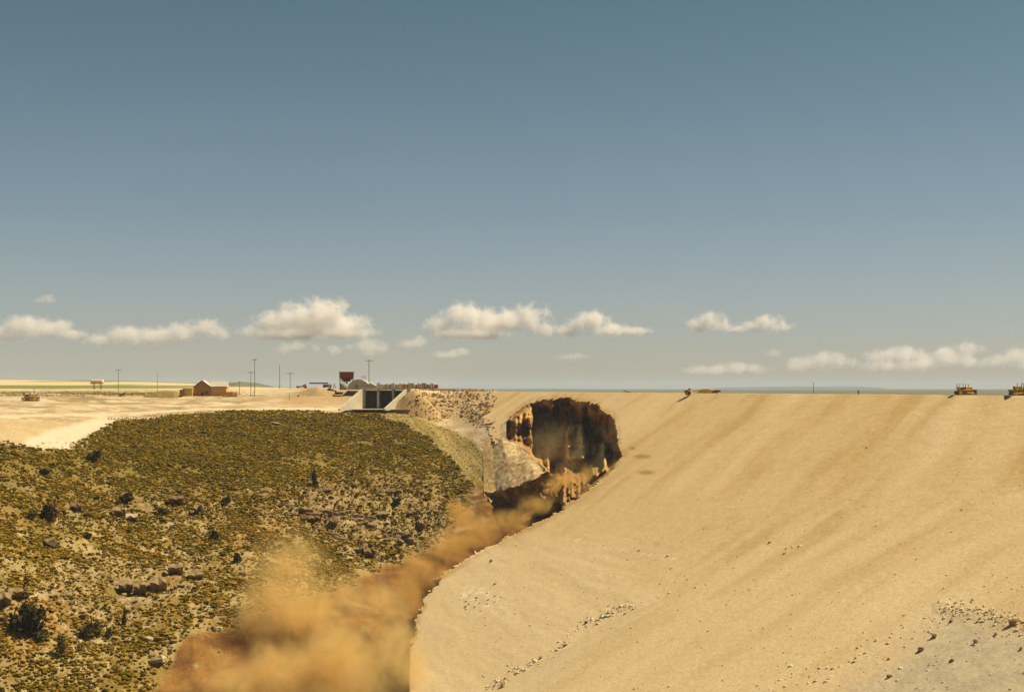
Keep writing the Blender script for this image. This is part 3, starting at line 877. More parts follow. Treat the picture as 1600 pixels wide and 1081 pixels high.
# dark specks of rock on the scraped abutment
# stones rolled down the dam and along its groin
nf = 700
gx = np.concatenate([RNG.uniform(760, 990, 420), RNG.uniform(985, 1250, 60), RNG.normal(742, 26, 150), RNG.uniform(880, 1060, 70)])
gx[-45:] = RNG.uniform(700, 1500, 45)
gy = np.concatenate([np.interp(gx[:420], [750, 860, 916, 980], [1081, 1022, 975, 946]) + RNG.normal(0, 5, 420), groin_py(gx[420:480]) + RNG.normal(0, 8, 60), RNG.normal(938, 9, 150), np.interp(gx[630:], [880, 960, 1060], [842, 858, 873]) + RNG.normal(0, 9, 70)])
gy[-45:] = RNG.uniform(880, 1075, 45)
gp_ = P(gx, gy, np.where(gy > groin_py(gx), near_Y(gx, gy), dam_Y(gx, gy)))
grr = 0.08 + RNG.random(nf) ** 4 * 0.55
stone_field('groin_stones', gp_, grr, np.where(RNG.random((nf, 1)) < 0.3, mixcol((0.2, 0.12, 0.06), (0.3, 0.2, 0.1), nf), mixcol((0.45, 0.36, 0.22), (0.62, 0.53, 0.38), nf)), 'small loose stones along the foot of the dam face')
# scattered small stones all over the face
fxs = RNG.uniform(700, 1640, 1300)
fys = 650 + RNG.random(1300) ** 0.7 * 440
okk = ~in_poly(fxs, fys, BREACH) & (fxs > 800 - (fys - 650) * 0.2) & (seg_dist(fxs, fys, BREACH_TOP + GULLY_EDGE) > 6)
fxs, fys = fxs[okk], fys[okk]
fpp = P(fxs, fys, np.where(fys > groin_py(fxs), near_Y(fxs, fys), dam_Y(fxs, fys)))
nn_ = len(fxs)
stone_field('face_stones', fpp, 0.06 + RNG.random(nn_) ** 4 * 0.26, np.where(RNG.random((nn_, 1)) < 0.5, mixcol((0.24, 0.15, 0.06), (0.36, 0.24, 0.11), nn_), mixcol((0.5, 0.4, 0.25), (0.62, 0.52, 0.36), nn_)), 'tiny stones scattered over the dam face')
# stony berm round the pad at the lower right, and pebbles beside it
bx = np.concatenate([RNG.uniform(1465, 1660, 620), RNG.uniform(1180, 1480, 260), RNG.uniform(1340, 1680, 140)])
by = np.concatenate([np.interp(bx[:620], [1465, 1510, 1545, 1580, 1620, 1660], [948, 956, 961, 972, 982, 990]) + RNG.normal(0, 9, 620), np.interp(bx[620:880], [1180, 1330, 1480], [1075, 1030, 962]) + RNG.normal(0, 12, 260), RNG.uniform(985, 1090, 140)])
bp_ = P(bx, by, near_Y(bx, by))
brr = 1.6 * np.concatenate([0.05 + RNG.random(620) ** 3.5 * 0.26, 0.05 + RNG.random(260) ** 4 * 0.25, 0.04 + RNG.random(140) ** 4 * 0.2])
bp_[:620, 2] += 0.15 * sst(12, 2, np.abs(by[:620] - np.interp(bx[:620], [1465, 1510, 1545, 1580, 1620, 1660], [948, 956, 961, 972, 982, 990])))
stone_field('berm_stones', bp_, brr, mixcol((0.40, 0.29, 0.15), (0.62, 0.50, 0.32), 1020), 'loose stones on the low berm round the grey pad')

# ------------------------------------------------------------------ boulders one can point to
def rock_mesh(name, seed, flat=0.7, sub=1, boxy=0.5):
    rng = np.random.default_rng(seed)
    bm = bmesh.new()
    bmesh.ops.create_cube(bm, size=1.6)
    bmesh.ops.subdivide_edges(bm, edges=bm.edges[:], cuts=1, use_grid_fill=True)
    sh = rng.uniform(0.75, 1.2, 3)
    for v in bm.verts:
        n = v.co.normalized()
        v.co = v.co * boxy + n * (1 - boxy)
        v.co *= 1 + rng.normal(0, 0.11)
        v.co = Vector((v.co.x * sh[0] + rng.normal(0, .05), v.co.y * sh[1] + rng.normal(0, .05), v.co.z * flat * sh[2]))
    me = bpy.data.meshes.new(name)
    bm.to_mesh(me)
    bm.free()
    return me
BOULD = [(1390, 1057, 7, 'd', 'small dark brown boulder alone near the bottom edge of the pad'),
         (1439, 1016, 9, 'd', 'brown boulder at the left edge of the grey pad'),
         (1460, 995, 9, 't', 'tan boulder at the upper left corner of the grey pad'),
         (1486, 971, 6, 'd', 'dark stone just below the left end of the stony berm'),
         (1487, 1033, 6, 'd', 'lone dark stone in the middle of the grey pad'),
         (1525, 1004, 7, 'd', 'rounded brown boulder on the grey pad below the berm'),
         (1556, 991, 6, 't', 'pale topped stone between the berm and the rounded brown boulder'),
         (1584, 976, 13, 't', 'broad tan boulder embedded in the right part of the berm'),
         (1595, 1014, 5, 'd', 'small dark stone at the right edge of the grey pad'),
         (916, 973, 5, 'd', 'dark stone alone above the line of stones down the groin'),
         (883, 1009, 5, 'd', 'brown stone midway down the line of stones in the groin'),
         (845, 1028, 6, 't', 'tan rock lower down the line of stones in the groin'),
         (786, 1072, 8, 't', 'jagged pale rock at the bottom end of the stone line'),
         (768, 877, 6, 'd', 'dark clod lying alone on the pale lower dam face')]
for i, (x, y, r, k, lab) in enumerate(BOULD):
    p = near_pt(x, y) if y > groin_py(x) else dam_pt(x, y)
    o = new_obj('boulder', rock_mesh('boulder', 100 + i, 0.75, boxy=0.35), M_ROCKD if k == 'd' else M_ROCK)
    s_ = r * p.y / F * 0.62
    o.scale = (s_, s_, s_)
    o.location = p + Vector((0, 0, s_ * 0.25))
    o.rotation_euler = (0.2 * i, 0.1, i * 1.3)
    tag(o, lab, 'boulder', 'boulders loose on the dam and pad')

# undercut ledge blocks on the left slope: pale top, dark overhung front
def ledge_block(px, py, wpx, hpx, lab, mat=M_ROCK, yaw=0.25, dpt=0.4, seed=0):
    p = ground_pt(px, py)
    k = p.y / F
    w_, h_ = wpx * k * 0.85, hpx * k * 1.05
    rng = np.random.default_rng(seed + 500)
    mb = MB()
    n = 5
    bm = mb.bm
    xs = np.linspace(-w_ / 2, w_ / 2, n)
    jit = lambda a: float(rng.normal(0, a))
    top_b, top_f, mid_f, bot_f = [], [], [], []
    for q, x in enumerate(xs):
        jx = jit(w_ * 0.05)
        top_b.append(bm.verts.new((x + jx, w_ * dpt + jit(.2), h_ * 0.85 + jit(h_ * .05) + w_ * dpt * 0.4)))
        top_f.append(bm.verts.new((x + jx, -h_ * 0.48 + jit(h_ * .10), h_ * 0.82 + jit(h_ * .08))))
        mid_f.append(bm.verts.new((x + jx, -h_ * 0.42 + jit(h_ * .08), h_ * 0.62 + jit(h_ * .10))))
        bot_f.append(bm.verts.new((x * 0.9 + jx, h_ * 0.75 + jit(h_ * .08), -h_ * 0.2)))
    for A, B in ((top_b, top_f), (top_f, mid_f), (mid_f, bot_f)):
        for q in range(n - 1):
            bm.faces.new((A[q], B[q], B[q + 1], A[q + 1]))
    for e in (0, n - 1):
        bm.faces.new((top_b[e], top_f[e], mid_f[e], bot_f[e]))
    bm.faces.new(bot_f[::-1] + [top_b[-1], top_b[0]]) if False else bm.faces.new([top_b[0], bot_f[0]] + bot_f[1:] + [top_b[-1]] + top_b[-2:0:-1])
    o = mb.build('ledge_rock', mat)
    o.location = p - Vector((0, 0, 0.15 * h_))
    o.rotation_euler = (0, 0, yaw)
    return tag(o, lab, 'rock', 'undercut ledge rocks on the canyon slope')
ledge_block(197, 921, 24, 20, 'pale flat rock with dark undercut front, left of a joined pair', seed=1)
ledge_block(217, 930, 24, 24, 'deep undercut block right beside the pale flat rock', seed=2)
ledge_block(247, 921, 32, 22, 'largest square ledge block with dark overhung front', seed=3)
ledge_block(274, 895, 28, 14, 'low slab over a dark slit above the square ledge block', seed=4)
ledge_block(6, 944, 26, 24, 'dark undercut rock at the left edge of the picture', seed=5)
ledge_block(26, 934, 30, 16, 'pale capped ledge rock beside the tall pointed shrub', seed=6)
ledge_block(305, 901, 26, 10, 'thin cracked ledge right of the square ledge block', seed=7)
ledge_block(185, 803, 24, 15, 'dark notched ledge rock in the upper slope', mat=M_ROCK, seed=8)
ledge_block(207, 808, 22, 12, 'pale ledge rock just right of the dark notched ledge', mat=M_PALER, seed=9)
ledge_block(275, 790, 26, 16, 'dark hollowed rock cluster high in the middle of the slope', mat=M_ROCKD, seed=10)
ledge_block(312, 800, 17, 16, 'pale split rock below the high hollowed cluster', mat=M_ROCK, seed=11)
ledge_block(120, 800, 22, 12, 'dark low rock right of the big brown shrub', mat=M_ROCKD, seed=12)
ledge_block(75, 850, 28, 9, 'long thin slanting rock on the lower left slope', mat=M_ROCK, yaw=-1.0, seed=13)
for (x, y, r, lab) in [(248, 1034, 17, 'big pale cracked boulder low on the slope beside the brown dust'), (232, 1000, 8, 'small pale boulder above the big cracked boulder'), (340, 985, 9, 'pale boulder at the top of the brown bare patch'), (32, 906, 6, 'small white stone above the pale capped ledge'), (434, 664, 9, 'white rock scrap lying high on the green slope'), (425, 661, 5, 'smaller white scrap beside the high white rock')]:
    p = ground_pt(x, y)
    o = new_obj('boulder', rock_mesh('boulder', int(x), 0.7, boxy=0.5), M_PALER)
    s_ = r * p.y / F * 0.75
    o.scale = (s_, s_, s_ * (0.5 if y < 700 else 1))
    o.location = p + Vector((0, 0, s_ * 0.3))
    o.rotation_euler = (0.1, 0.2, x)
    tag(o, lab, 'boulder', 'pale boulders on the canyon slope')

# rock outcrop above the dust: one thing, many rocks
oc = empty('rock_outcrop', ground_pt(560, 830), 0, 'broken brown rock outcrop with dark clefts above the dust cloud', 'rock outcrop')
OM = [rock_mesh('rock', 900 + q, 0.62, boxy=0.75) for q in range(9)]
OMD = [rock_mesh('rock', 950 + q, 0.62, boxy=0.75) for q in range(4)]
for m_ in OM: m_.materials.append(M_ROCK)
for m_ in OMD: m_.materials.append(M_ROCKD)
rs = random.Random(5)
spots = []
for (x0, y0, x1, y1, n_, sz, jy_) in [(472, 799, 585, 806, 34, 8, 5), (480, 750, 610, 768, 24, 6, 7), (610, 760, 690, 770, 14, 6, 7), (495, 815, 560, 850, 24, 8, 8), (560, 815, 640, 850, 34, 8, 12), (640, 790, 690, 830, 24, 8, 12), (560, 850, 590, 870, 10, 9, 5), (600, 835, 670, 855, 18, 7, 6), (400, 770, 470, 800, 14, 5, 8)]:
    for q in range(n_):
        t = rs.random()
        spots.append((x0 + (x1 - x0) * t, y0 + (y1 - y0) * t + rs.uniform(-jy_, jy_), sz * rs.uniform(0.6, 1.5)))
inv = oc.location.copy()
for (x, y, sz) in spots:
    p = ground_pt(x, y)
    me = rs.choice(OM) if rs.random() < 0.55 else rs.choice(OMD)
    o = bpy.data.objects.new('rock', me)
    COL.objects.link(o)
    k = sz * p.y / F * 0.62
    o.scale = (k * rs.uniform(1.0, 1.7), k, k * rs.uniform(0.7, 1.3))
    o.rotation_euler = (rs.uniform(-.15, .15), rs.uniform(-.15, .15), rs.uniform(-0.5, 0.1))
    o.parent = oc
    o.location = p - inv + Vector((0, -k * 0.2, k * 0.05))
# deep clefts: overhanging slabs with open shade beneath
for (x, y, wd, ht, sd) in [(578, 868, 20, 20, 31), (566, 862, 10, 22, 39), (522, 822, 16, 16, 32), (660, 822, 12, 18, 33), (668, 818, 10, 12, 40), (634, 846, 10, 13, 34), (515, 760, 22, 10, 35), (560, 806, 26, 8, 36), (530, 803, 24, 7, 41), (612, 766, 18, 8, 37), (490, 808, 22, 9, 38), (600, 806, 20, 7, 42), (645, 800, 14, 9, 43)]:
    o = ledge_block(x, y, wd, ht, None, M_ROCKD if sd % 3 else M_ROCK, seed=sd, dpt=0.5)
    for k_ in ('label', 'category', 'group'):
        if k_ in o: del o[k_]
    o.name = 'rock'
    o.parent = oc
    o.location = o.location - inv

# ------------------------------------------------------------------ larger shrubs
def leaf_cloud(n, rx, rz, rng, leaf, pointed=0.0, cz=0.0):
    """leaf-sized faces gathered in uneven clumps"""
    ncl = 9
    cd = rng.normal(0, 1, (ncl, 3))
    cd /= np.linalg.norm(cd, axis=1)[:, None]
    cd *= rng.uniform(0.35, 0.8, (ncl, 1))
    pick = rng.integers(0, ncl, n)
    p = cd[pick] + rng.normal(0, 0.24, (n, 3))
    zz = p[:, 2] * 0.5 + 0.5
    sq = np.where(zz > 0.4, 1 - pointed * (zz - 0.4) / 0.8, 1.0)
    sq = np.clip(sq, 0.08, 1)
    p = np.stack([p[:, 0] * rx * sq, p[:, 1] * rx * sq, np.maximum(zz, 0.02) * 2 * rz * (1 + pointed * 0.3)], -1)
    a = rng.normal(0, 1, (n, 3)); a /= np.linalg.norm(a, axis=1)[:, None]
    b = rng.normal(0, 1, (n, 3)); b -= a * (a * b).sum(1)[:, None]; b /= np.linalg.norm(b, axis=1)[:, None]
    sz = leaf * rng.uniform(0.6, 1.4, (n, 1))
    q = np.stack([p + a * sz, p + b * sz * 0.7, p - a * sz, p - b * sz * 0.7], 1)
    return q.reshape(-1, 3), np.arange(4 * n).reshape(-1, 4)
SH = [(147, 720, 20, 16, 'dark round shrub alone high on the green slope', M_SHRUB, 0),
      (70, 741, 16, 10, 'low dark shrub on the upper left slope', M_SHRUB, 0),
      (75, 813, 28, 24, 'big brown rounded shrub on the left slope', M_SHRUB3, 0),
      (51, 811, 14, 14, 'olive shrub just left of the big brown shrub', M_SHRUB2, 0),
      (197, 786, 20, 12, 'brownish shrub behind the dark notched ledge', M_SHRUB3, 0),
      (254, 801, 18, 14, 'olive shrub left of the high hollowed rock cluster', M_SHRUB2, 0),
      (352, 787, 14, 12, 'small dark shrub in the middle of the slope', M_SHRUB, 0),
      (137, 843, 11, 9, 'tiny dark shrub below the big brown shrub', M_SHRUB, 0),
      (334, 844, 15, 13, 'dark round shrub above the dust cloud on its left', M_SHRUB, 0),
      (371, 878, 12, 14, 'dark shrub right at the left fringe of the dust cloud', M_SHRUB, 0),
      (490, 754, 12, 20, 'narrow dark upright shrub at the top of the rock outcrop', M_SHRUB, 0.9),
      (40, 985, 52, 44, 'large spreading dark shrub with a tall pointed leader, lower left', M_SHRUB, 0),
      (66, 996, 24, 18, 'round olive shrub at the right foot of the largest shrub', M_SHRUB2, 0),
      (96, 1020, 17, 30, 'upright olive shrub standing on its own near the lower left', M_SHRUB2, 0.5),
      (140, 990, 32, 20, 'wide olive shrub by the pale rocks of the lower slope', M_SHRUB2, 0),
      (153, 988, 10, 24, 'narrow brown shrub at the right of the wide olive shrub', M_SHRUB3, 0.5),
      (193, 972, 8, 22, 'thin brown upright shrub above the pale rocks', M_SHRUB3, 0.7),
      (170, 992, 12, 16, 'small olive shrub right of the narrow brown shrub', M_SHRUB2, 0.3),
      (620, 790, 14, 10, 'dark shrub among rocks at the right of the outcrop', M_SHRUB, 0)]
for i, (x, y, wp_, hp_, lab, mt, pt_) in enumerate(SH):
    p = ground_pt(x, y)
    k = p.y / F
    rng = np.random.default_rng(300 + i)
    r_ = empty('shrub', p, 0, lab, 'shrub', 'larger shrubs on the canyon slope')
    v_, f_ = leaf_cloud(700, wp_ * k * 0.55, hp_ * k * 0.55, rng, max(0.22, wp_ * k * 0.085), pt_)
    if lab.startswith('large spreading'):
        v2, f2 = leaf_cloud(260, 1.15, hp_ * k * 1.0, rng, 0.32, 0.8)
        v2[:, 2] += 1.2
        f_ = np.concatenate([f_, f2 + len(v_)])
        v_ = np.concatenate([v_, v2])
    new_obj('crown', mesh_np('crown', v_, f_, smooth=False), mt, r_)
    mb = MB()
    for q in range(4):
        a = q * 1.6 + i
        mb.bar((0, 0, -0.2), (math.cos(a) * wp_ * k * 0.2, math.sin(a) * wp_ * k * 0.2, hp_ * k * 0.6), 0.09, 5, 0.03)
    mb.build('stem', M_BARK, r_)

# ------------------------------------------------------------------ spillway
sp0 = ground_pt(590, 638.5)
zb = sp0.z - 0.3
Ys = 888.0
kx = Ys / F
sw = empty('spillway', ((602 - 800) * kx, Ys, zb), 0, 'pale concrete spillway with three dark gate openings under a bridge', 'spillway')
Hs = -zb + 0.1 - 1.0
XL = lambda px: (px - 602) * kx
for (x0, x1) in [(567.5, 570.5), (589.0, 592.6), (612.6, 616.2), (637, 640)]:
    MB().box(((XL(x0) + XL(x1)) / 2, 4.0, Hs / 2), (XL(x1) - XL(x0), 9.0, Hs), bevel=0.12).build('pier', M_CONC, sw)
for (x0, x1) in [(570.5, 589.0), (592.6, 612.6), (616.2, 637)]:
    g_ = MB()
    a0, a1 = XL(x0) + 0.05, XL(x1) - 0.05
    prof = [(6.6 - 1.6 * math.sin(math.pi * t), t * Hs * 0.98) for t in np.linspace(0.03, 1, 7)]
    bm_ = g_.bm
    rws = [[bm_.verts.new((a0, y_, z_)), bm_.verts.new((a1, y_, z_))] for (y_, z_) in prof]
    for A_, B_ in zip(rws[:-1], rws[1:]):
        bm_.faces.new((A_[0], A_[1], B_[1], B_[0]))
    for q in range(1, 6):
        g_.box(((a0 + a1) / 2, prof[q][0] - 0.15, prof[q][1]), (a1 - a0, 0.25, 0.3))
    g_.build('gate', M_GATE, sw)
MB().box((XL(602.5), 3.5, Hs + 0.5), (XL(642) - XL(563), 11.0, 1.0), bevel=0.08).build('bridge_deck', M_CONC, sw)
MB().box((XL(600), -6.0, 0.05), (XL(650) - XL(560), 30.0, 0.5)).build('apron', M_CONC, sw)
def wing(x_top, x_toe, nm='wing_wall'):
    # wall running out towards the camera, its top falling to the toe
    t_ = 1.2
    xt, xo = XL(x_top), XL(x_toe)
    L_ = 26.0
    pts = [(xt, -0.5, -0.4), (xt, -0.5, Hs + 0.6), (xt - 1.0, -1.6, Hs + 0.6), (xo, -0.5 - L_, 0.6), (xo, -0.5 - L_, -0.4)]
    return MB().prism(pts, (-t_, 0, 0)).build(nm, M_CONC, sw)
wing(570.0, 539.5)
wing(639.0, 608.0)

# earth heaped against the right wing wall
def mound(name, prof, Y, dep, lab, cat, mat=M_LAND, colr=(0.40, 0.27, 0.12)):
    """prof: (px, top py); foot on the land"""
    xs = np.linspace(prof[0][0], prof[-1][0], 60)
    tp_ = np.interp(xs, [p[0] for p in prof], [p[1] for p in prof])
    bs = np.interp(xs, [p[0] for p in prof], [p[2] for p in prof])
    rows_ = []
    for t in np.linspace(0, 1, 14):
        y_ = Y - dep * 0.6 + dep * t
        h = math.sin(math.pi * min(1, max(0, (t * 0.9 + 0.05)))) ** 1.2
        zt = (HZ - tp_) / F * Y
        zbm = (HZ - bs) / F * Y
        rows_.append(np.stack([(xs - 800) / F * Y, 0 * xs + y_, zbm - 0.6 - 5.0 * max(0, 0.35 - t) / 0.35 + (zt - zbm + 0.6) * h], -1))
    G = np.stack(rows_)
    G[..., 2] += (fbm(G / 2.5, 3) - .5) * 0.7 + (fbm(G / 7, 3) - .5) * 2.0
    if 'wing wall' in lab:
        wm_ = sst(638, 662, np.broadcast_to(xs, G.shape[:2]))[:-1, :-1] * np.ones((13, 59))
        mp_, _, _ = cell_sample(G, wm_, 150, RNG)
        stone_field('mound_stones', mp_, RNG.uniform(0.25, 0.8, 150), mixcol((0.13, 0.07, 0.03), (0.34, 0.23, 0.12), 150), 'brown stones lying on the earth beside the wing wall')
    return tag(new_obj(name, mesh_np(name, G, grid_faces(14, 60), np.broadcast_to(np.array(colr), G.shape) * (0.85 + 0.3 * fbm(G / 5, 3))[..., None]), mat), lab, cat)
mound('earth_mound', [(598, 641, 642), (608, 637, 642), (622, 626, 643), (640, 612.5, 644), (648, 609, 645), (655, 610.5, 646), (662, 616, 646), (670, 625, 647), (680, 636, 648), (690, 650, 650)], 880, 22, 'tan earth heaped against the right wing wall of the spillway', 'earth mound')
mound('earth_mound', [(470, 612, 613), (485, 606, 612), (497, 603.5, 612), (508, 606, 612), (525, 610, 613)], 930, 20, 'low tan mound in front of the long conveyor frame', 'earth mound', colr=(0.40, 0.28, 0.14))
mound('earth_mound', [(228, 617, 619), (245, 612, 619), (262, 609.5, 619), (276, 611, 619), (283, 617, 620)], 930, 20, 'weedy brown mound left of the ochre shed', 'earth mound', colr=(0.24, 0.17, 0.06))

# boards stacked upright along the bridge
fs = empty('board_stack', (XL(602) + sw.location.x, Ys + 3.0, zb + Hs + 1.0), 0, 'long row of upright brown boards standing on the spillway bridge', 'board stack')
rb = random.Random(3)
bmeshes = []
for q, mt in enumerate([M_WOODB, M_WOODO, M_HUT, M_ROOFD, M_OCHRE]):
    mb = MB().box((0, 0, 0.5), (1.0, 0.35, 1.0), bevel=0.03)
    o = mb.build('board', mt, fs)
    bmeshes.append(o.data)
    bpy.data.objects.remove(o)
x = XL(588)
while x < XL(676):
    wd = rb.uniform(0.5, 1.5)
    o = bpy.data.objects.new('board', rb.choice([bmeshes[0], bmeshes[0], bmeshes[1], bmeshes[2], bmeshes[2], bmeshes[3]]))
    COL.objects.link(o)
    o.parent = fs
    o.location = (x - XL(602) + wd / 2 + XL(602), rb.uniform(-0.8, 0.8), 0)
    o.scale = (wd, rb.uniform(0.8, 2.5), rb.uniform(2.3, 3.7))
    x += wd + rb.uniform(0.0, 0.1)
bb = MB().box((XL(633), 0, -0.12), (XL(682) - XL(586), 2.2, 0.25)).build('bearer', M_ROOFD, fs)
rbx = empty('crate', (XL(681) + sw.location.x, Ys + 3, zb + Hs + 1.0), 0.1, 'dark red crate at the right end of the board row', 'crate')
MB().box((0, 0, 1.1), (2.4, 2.0, 2.0), bevel=0.05).build('body', M_REDM, rbx)
MB().box((0, 0, 2.2), (2.6, 2.2, 0.18)).build('lid', M_RUST, rbx)

# ------------------------------------------------------------------ batch plant, hopper, huts
def at_far(px, py, Y):
    return V(px, py, Y)
Yp = 930.0
kp_ = Yp / F
hp = empty('hopper', at_far(541.5, 607.5, Yp), 0.15, 'rust brown bin hopper raised on steel legs beside the pale hut', 'hopper')
hw = 22 * kp_
MB().box((0, 0, 9.2), (hw, hw * 0.8, 3.4), bevel=0.08).build('bin', M_RUST, hp)
fun = MB()
fun.box((0, 0, 6.1), (hw * 0.95, hw * 0.75, 2.8), rot=Matrix.Rotation(math.pi, 3, 'X'), taper=0.45)
fun.build('funnel', M_ROOFD, hp)
MB().box((0, 0, 11.0), (hw * 1.05, hw * 0.85, 0.3)).build('rim', M_REDM, hp)
for sx in (-1, 1):
    for sy in (-1, 1):
        MB().bar((sx * hw * 0.46, sy * hw * 0.36, -0.5), (sx * hw * 0.46, sy * hw * 0.36, 7.6), 0.22, 6).build('leg', M_DARK, hp)
MB().bar((-hw * .46, -hw * .36, 1), (hw * .1, -hw * .36, 7), 0.14, 6).bar((hw * .1, -hw * .36, 1), (-hw * .46, -hw * .36, 6), 0.14, 6).build('brace', M_DARK, hp)
MB().bar((0, 0, 3), (0, 0, 4.6), 0.9, 10, 0.5).build('chute', M_DARK, hp)

gt = empty('storage_tank', at_far(537, 608, Yp - 8), 0.2, 'short grey green tank standing under the rusty hopper', 'tank')
MB().bar((0, 0, -0.4), (0, 0, 3.6), 2.2, 18).build('shell', M_GREY, gt, True)
MB().bar((0, 0, 3.55), (0, 0, 4.3), 2.2, 18, 0.5).build('roof', M_GREY, gt)

qh = empty('quonset_hut', at_far(562, 608, Yp - 2), 0.0, 'pale round roofed sheet metal hut behind the spillway', 'hut')
rad = 17.5 * kp_
mb = MB()
bm_ = mb.bm
nsg = 14
prof = [(math.cos(math.pi * q / nsg) * rad, math.sin(math.pi * q / nsg) * rad * 0.92) for q in range(nsg + 1)]
ra = [bm_.verts.new((x_, -6, z_ - 0.3)) for x_, z_ in prof]
rb_ = [bm_.verts.new((x_ * 1.0, 10, z_ - 0.3)) for x_, z_ in prof]
for q in range(nsg):
    bm_.faces.new((ra[q], ra[q + 1], rb_[q + 1], rb_[q]))
mb.build('roof', M_HUT, qh, False)
mb = MB()
bm_ = mb.bm
bm_.faces.new([bm_.verts.new((x_ * 0.985, -5.8, z_ * 0.985 - 0.3)) for x_, z_ in prof])
mb.build('end_wall', M_HUT, qh)
for q in range(1, 6):
    x0_ = -rad + q * rad / 3
    hh = math.sqrt(max(0.1, rad ** 2 - x0_ ** 2)) * 0.9
    MB().bar((x0_, -6.05, -0.3), (x0_, -6.05, hh), 0.12, 5).build('rib', M_ROOF, qh)
MB().box((-1.5, -6.1, 1.2), (2.2, 0.2, 2.8)).build('door', M_GREY, qh)
rl = MB()
for q in range(4):
    rl.bar((1.5 + q * 0.9, -2, rad * 0.85), (1.5 + q * 0.9, -2, rad * 0.85 + 2.3), 0.09, 5)
rl.bar((1.5, -2, rad * .85 + 2.3), (4.2, -2, rad * .85 + 2.3), 0.09, 5).bar((1.5, -2, rad * .85 + 1.5), (4.2, -2, rad * .85 + 1.5), 0.07, 5)
rl.build('roof_railing', M_POLE, qh)
lh = empty('lean_to', at_far(585, 608, Yp - 6), 0, 'pale sloping lean-to beside the round roofed hut', 'lean-to')
MB().prism([(-3.0, -4, -0.4), (3.4, -4, -0.4), (3.2, -4, 0.9), (-3.0, -4, 4.2)], (0, 8, 0)).build('wall', M_CONC, lh)
MB().prism([(3.6, -4.3, 0.85), (-3.2, -4.3, 4.3), (-3.2, -4.3, 4.55), (3.7, -4.3, 1.1)], (0, 8.6, 0)).build('roof', M_ROOF, lh)

cv_ = empty('conveyor', at_far(498, 606, 960), 0.05, 'long dark conveyor frame on trestle legs behind the tan mound', 'conveyor')
k = 960 / F
MB().box((0, 0, 3.1), (29 * k, 1.6, 0.7)).build('frame', M_DARK, cv_)
MB().box((0, 0, 3.55), (29.4 * k, 1.1, 0.15)).build('belt', M_RUST, cv_)
for x_ in (-9, 10.5):
    for q in (-0.8, 0.8):
        MB().bar((x_ + q, 0, -0.5), (x_, 0, 2.9), 0.18, 6).build('leg', M_DARK, cv_)
MB().box((-9.5, -0.4, 1.4), (2.2, 2.0, 1.6), bevel=0.1).build('motor_housing', M_RUST, cv_)
rt = empty('truck', at_far(471, 606.5, 955), 0.1, 'low red truck parked left of the conveyor frame', 'truck')
MB().box((-1.6, 0, 1.1), (3.8, 2.2, 0.9), bevel=0.12).build('bed', M_REDM, rt)
MB().box((1.6, 0, 1.4), (2.0, 2.1, 1.6), taper=0.8, bevel=0.1).build('cab', M_REDM, rt)
MB().box((3.1, 0, 0.95), (1.4, 2.0, 0.8), bevel=0.12).build('hood', M_REDM, rt)
for (wx, wy) in [(-2.4, -1), (-2.4, 1), (2.7, -1), (2.7, 1)]:
    MB().bar((wx, wy - .15, 0.45), (wx, wy + .15, 0.45), 0.48, 12).build('wheel', M_DARK, rt)
mt_ = empty('mixer_truck', at_far(511, 606.5, 945), 0.05, 'small dark mixer truck parked right of the conveyor legs', 'truck')
MB().box((0, 0, 0.9), (6.0, 2.0, 0.4)).build('chassis', M_DARK, mt_)
MB().box((2.3, 0, 1.9), (1.6, 2.1, 1.7), taper=0.85, bevel=0.1).build('cab', M_GREY, mt_)
MB().bar((-2.6, 0, 2.0), (1.2, 0, 1.6), 0.7, 12, 1.1).build('drum', M_RUST, mt_)
for (wx, wy) in [(-2.0, -.9), (-2.0, .9), (2.2, -.9), (2.2, .9)]:
    MB().bar((wx, wy - .15, 0.45), (wx, wy + .15, 0.45), 0.48, 12).build('wheel', M_DARK, mt_)

# brown house and sheds on the plateau
hb = ground_pt(326, 618.5)
kh = hb.y / F
hs = empty('house', hb, -0.0, 'brown gabled wooden house on the plateau, its wing coloured brighter orange as sunlit', 'house')
gx0, gx1, gx2 = -23 * kh, 3 * kh, 27 * kh
he, hr_ = 14.0 * kh, 23.5 * kh
gm = (gx0 + gx1) / 2
dpt_ = 9.0
# gable front of boards, its shade put into the darker brown
nb = 10
for q in range(nb):
    xa = gx0 + (gx1 - gx0) * q / nb
    xb = gx0 + (gx1 - gx0) * (q + 1) / nb - 0.04
    def hz_(x_): return he + (hr_ - he) * (1 - abs(x_ - gm) / ((gx1 - gx0) / 2)) - 0.2
    pts = [(xa, 0, -0.5), (xb, 0, -0.5), (xb, 0, hz_(xb))]
    if xa < gm < xb: pts.append((gm, 0, hz_(gm)))
    pts.append((xa, 0, hz_(xa)))
    MB().prism(pts, (0, 0.25 + 0.05 * (q % 2), 0)).build('board', M_WOODB, hs)
MB().box((gm, dpt_ / 2 + 0.3, he / 2 - 0.25), (gx1 - gx0 - 0.3, dpt_, he + 0.4)).build('body', M_WOODB, hs)
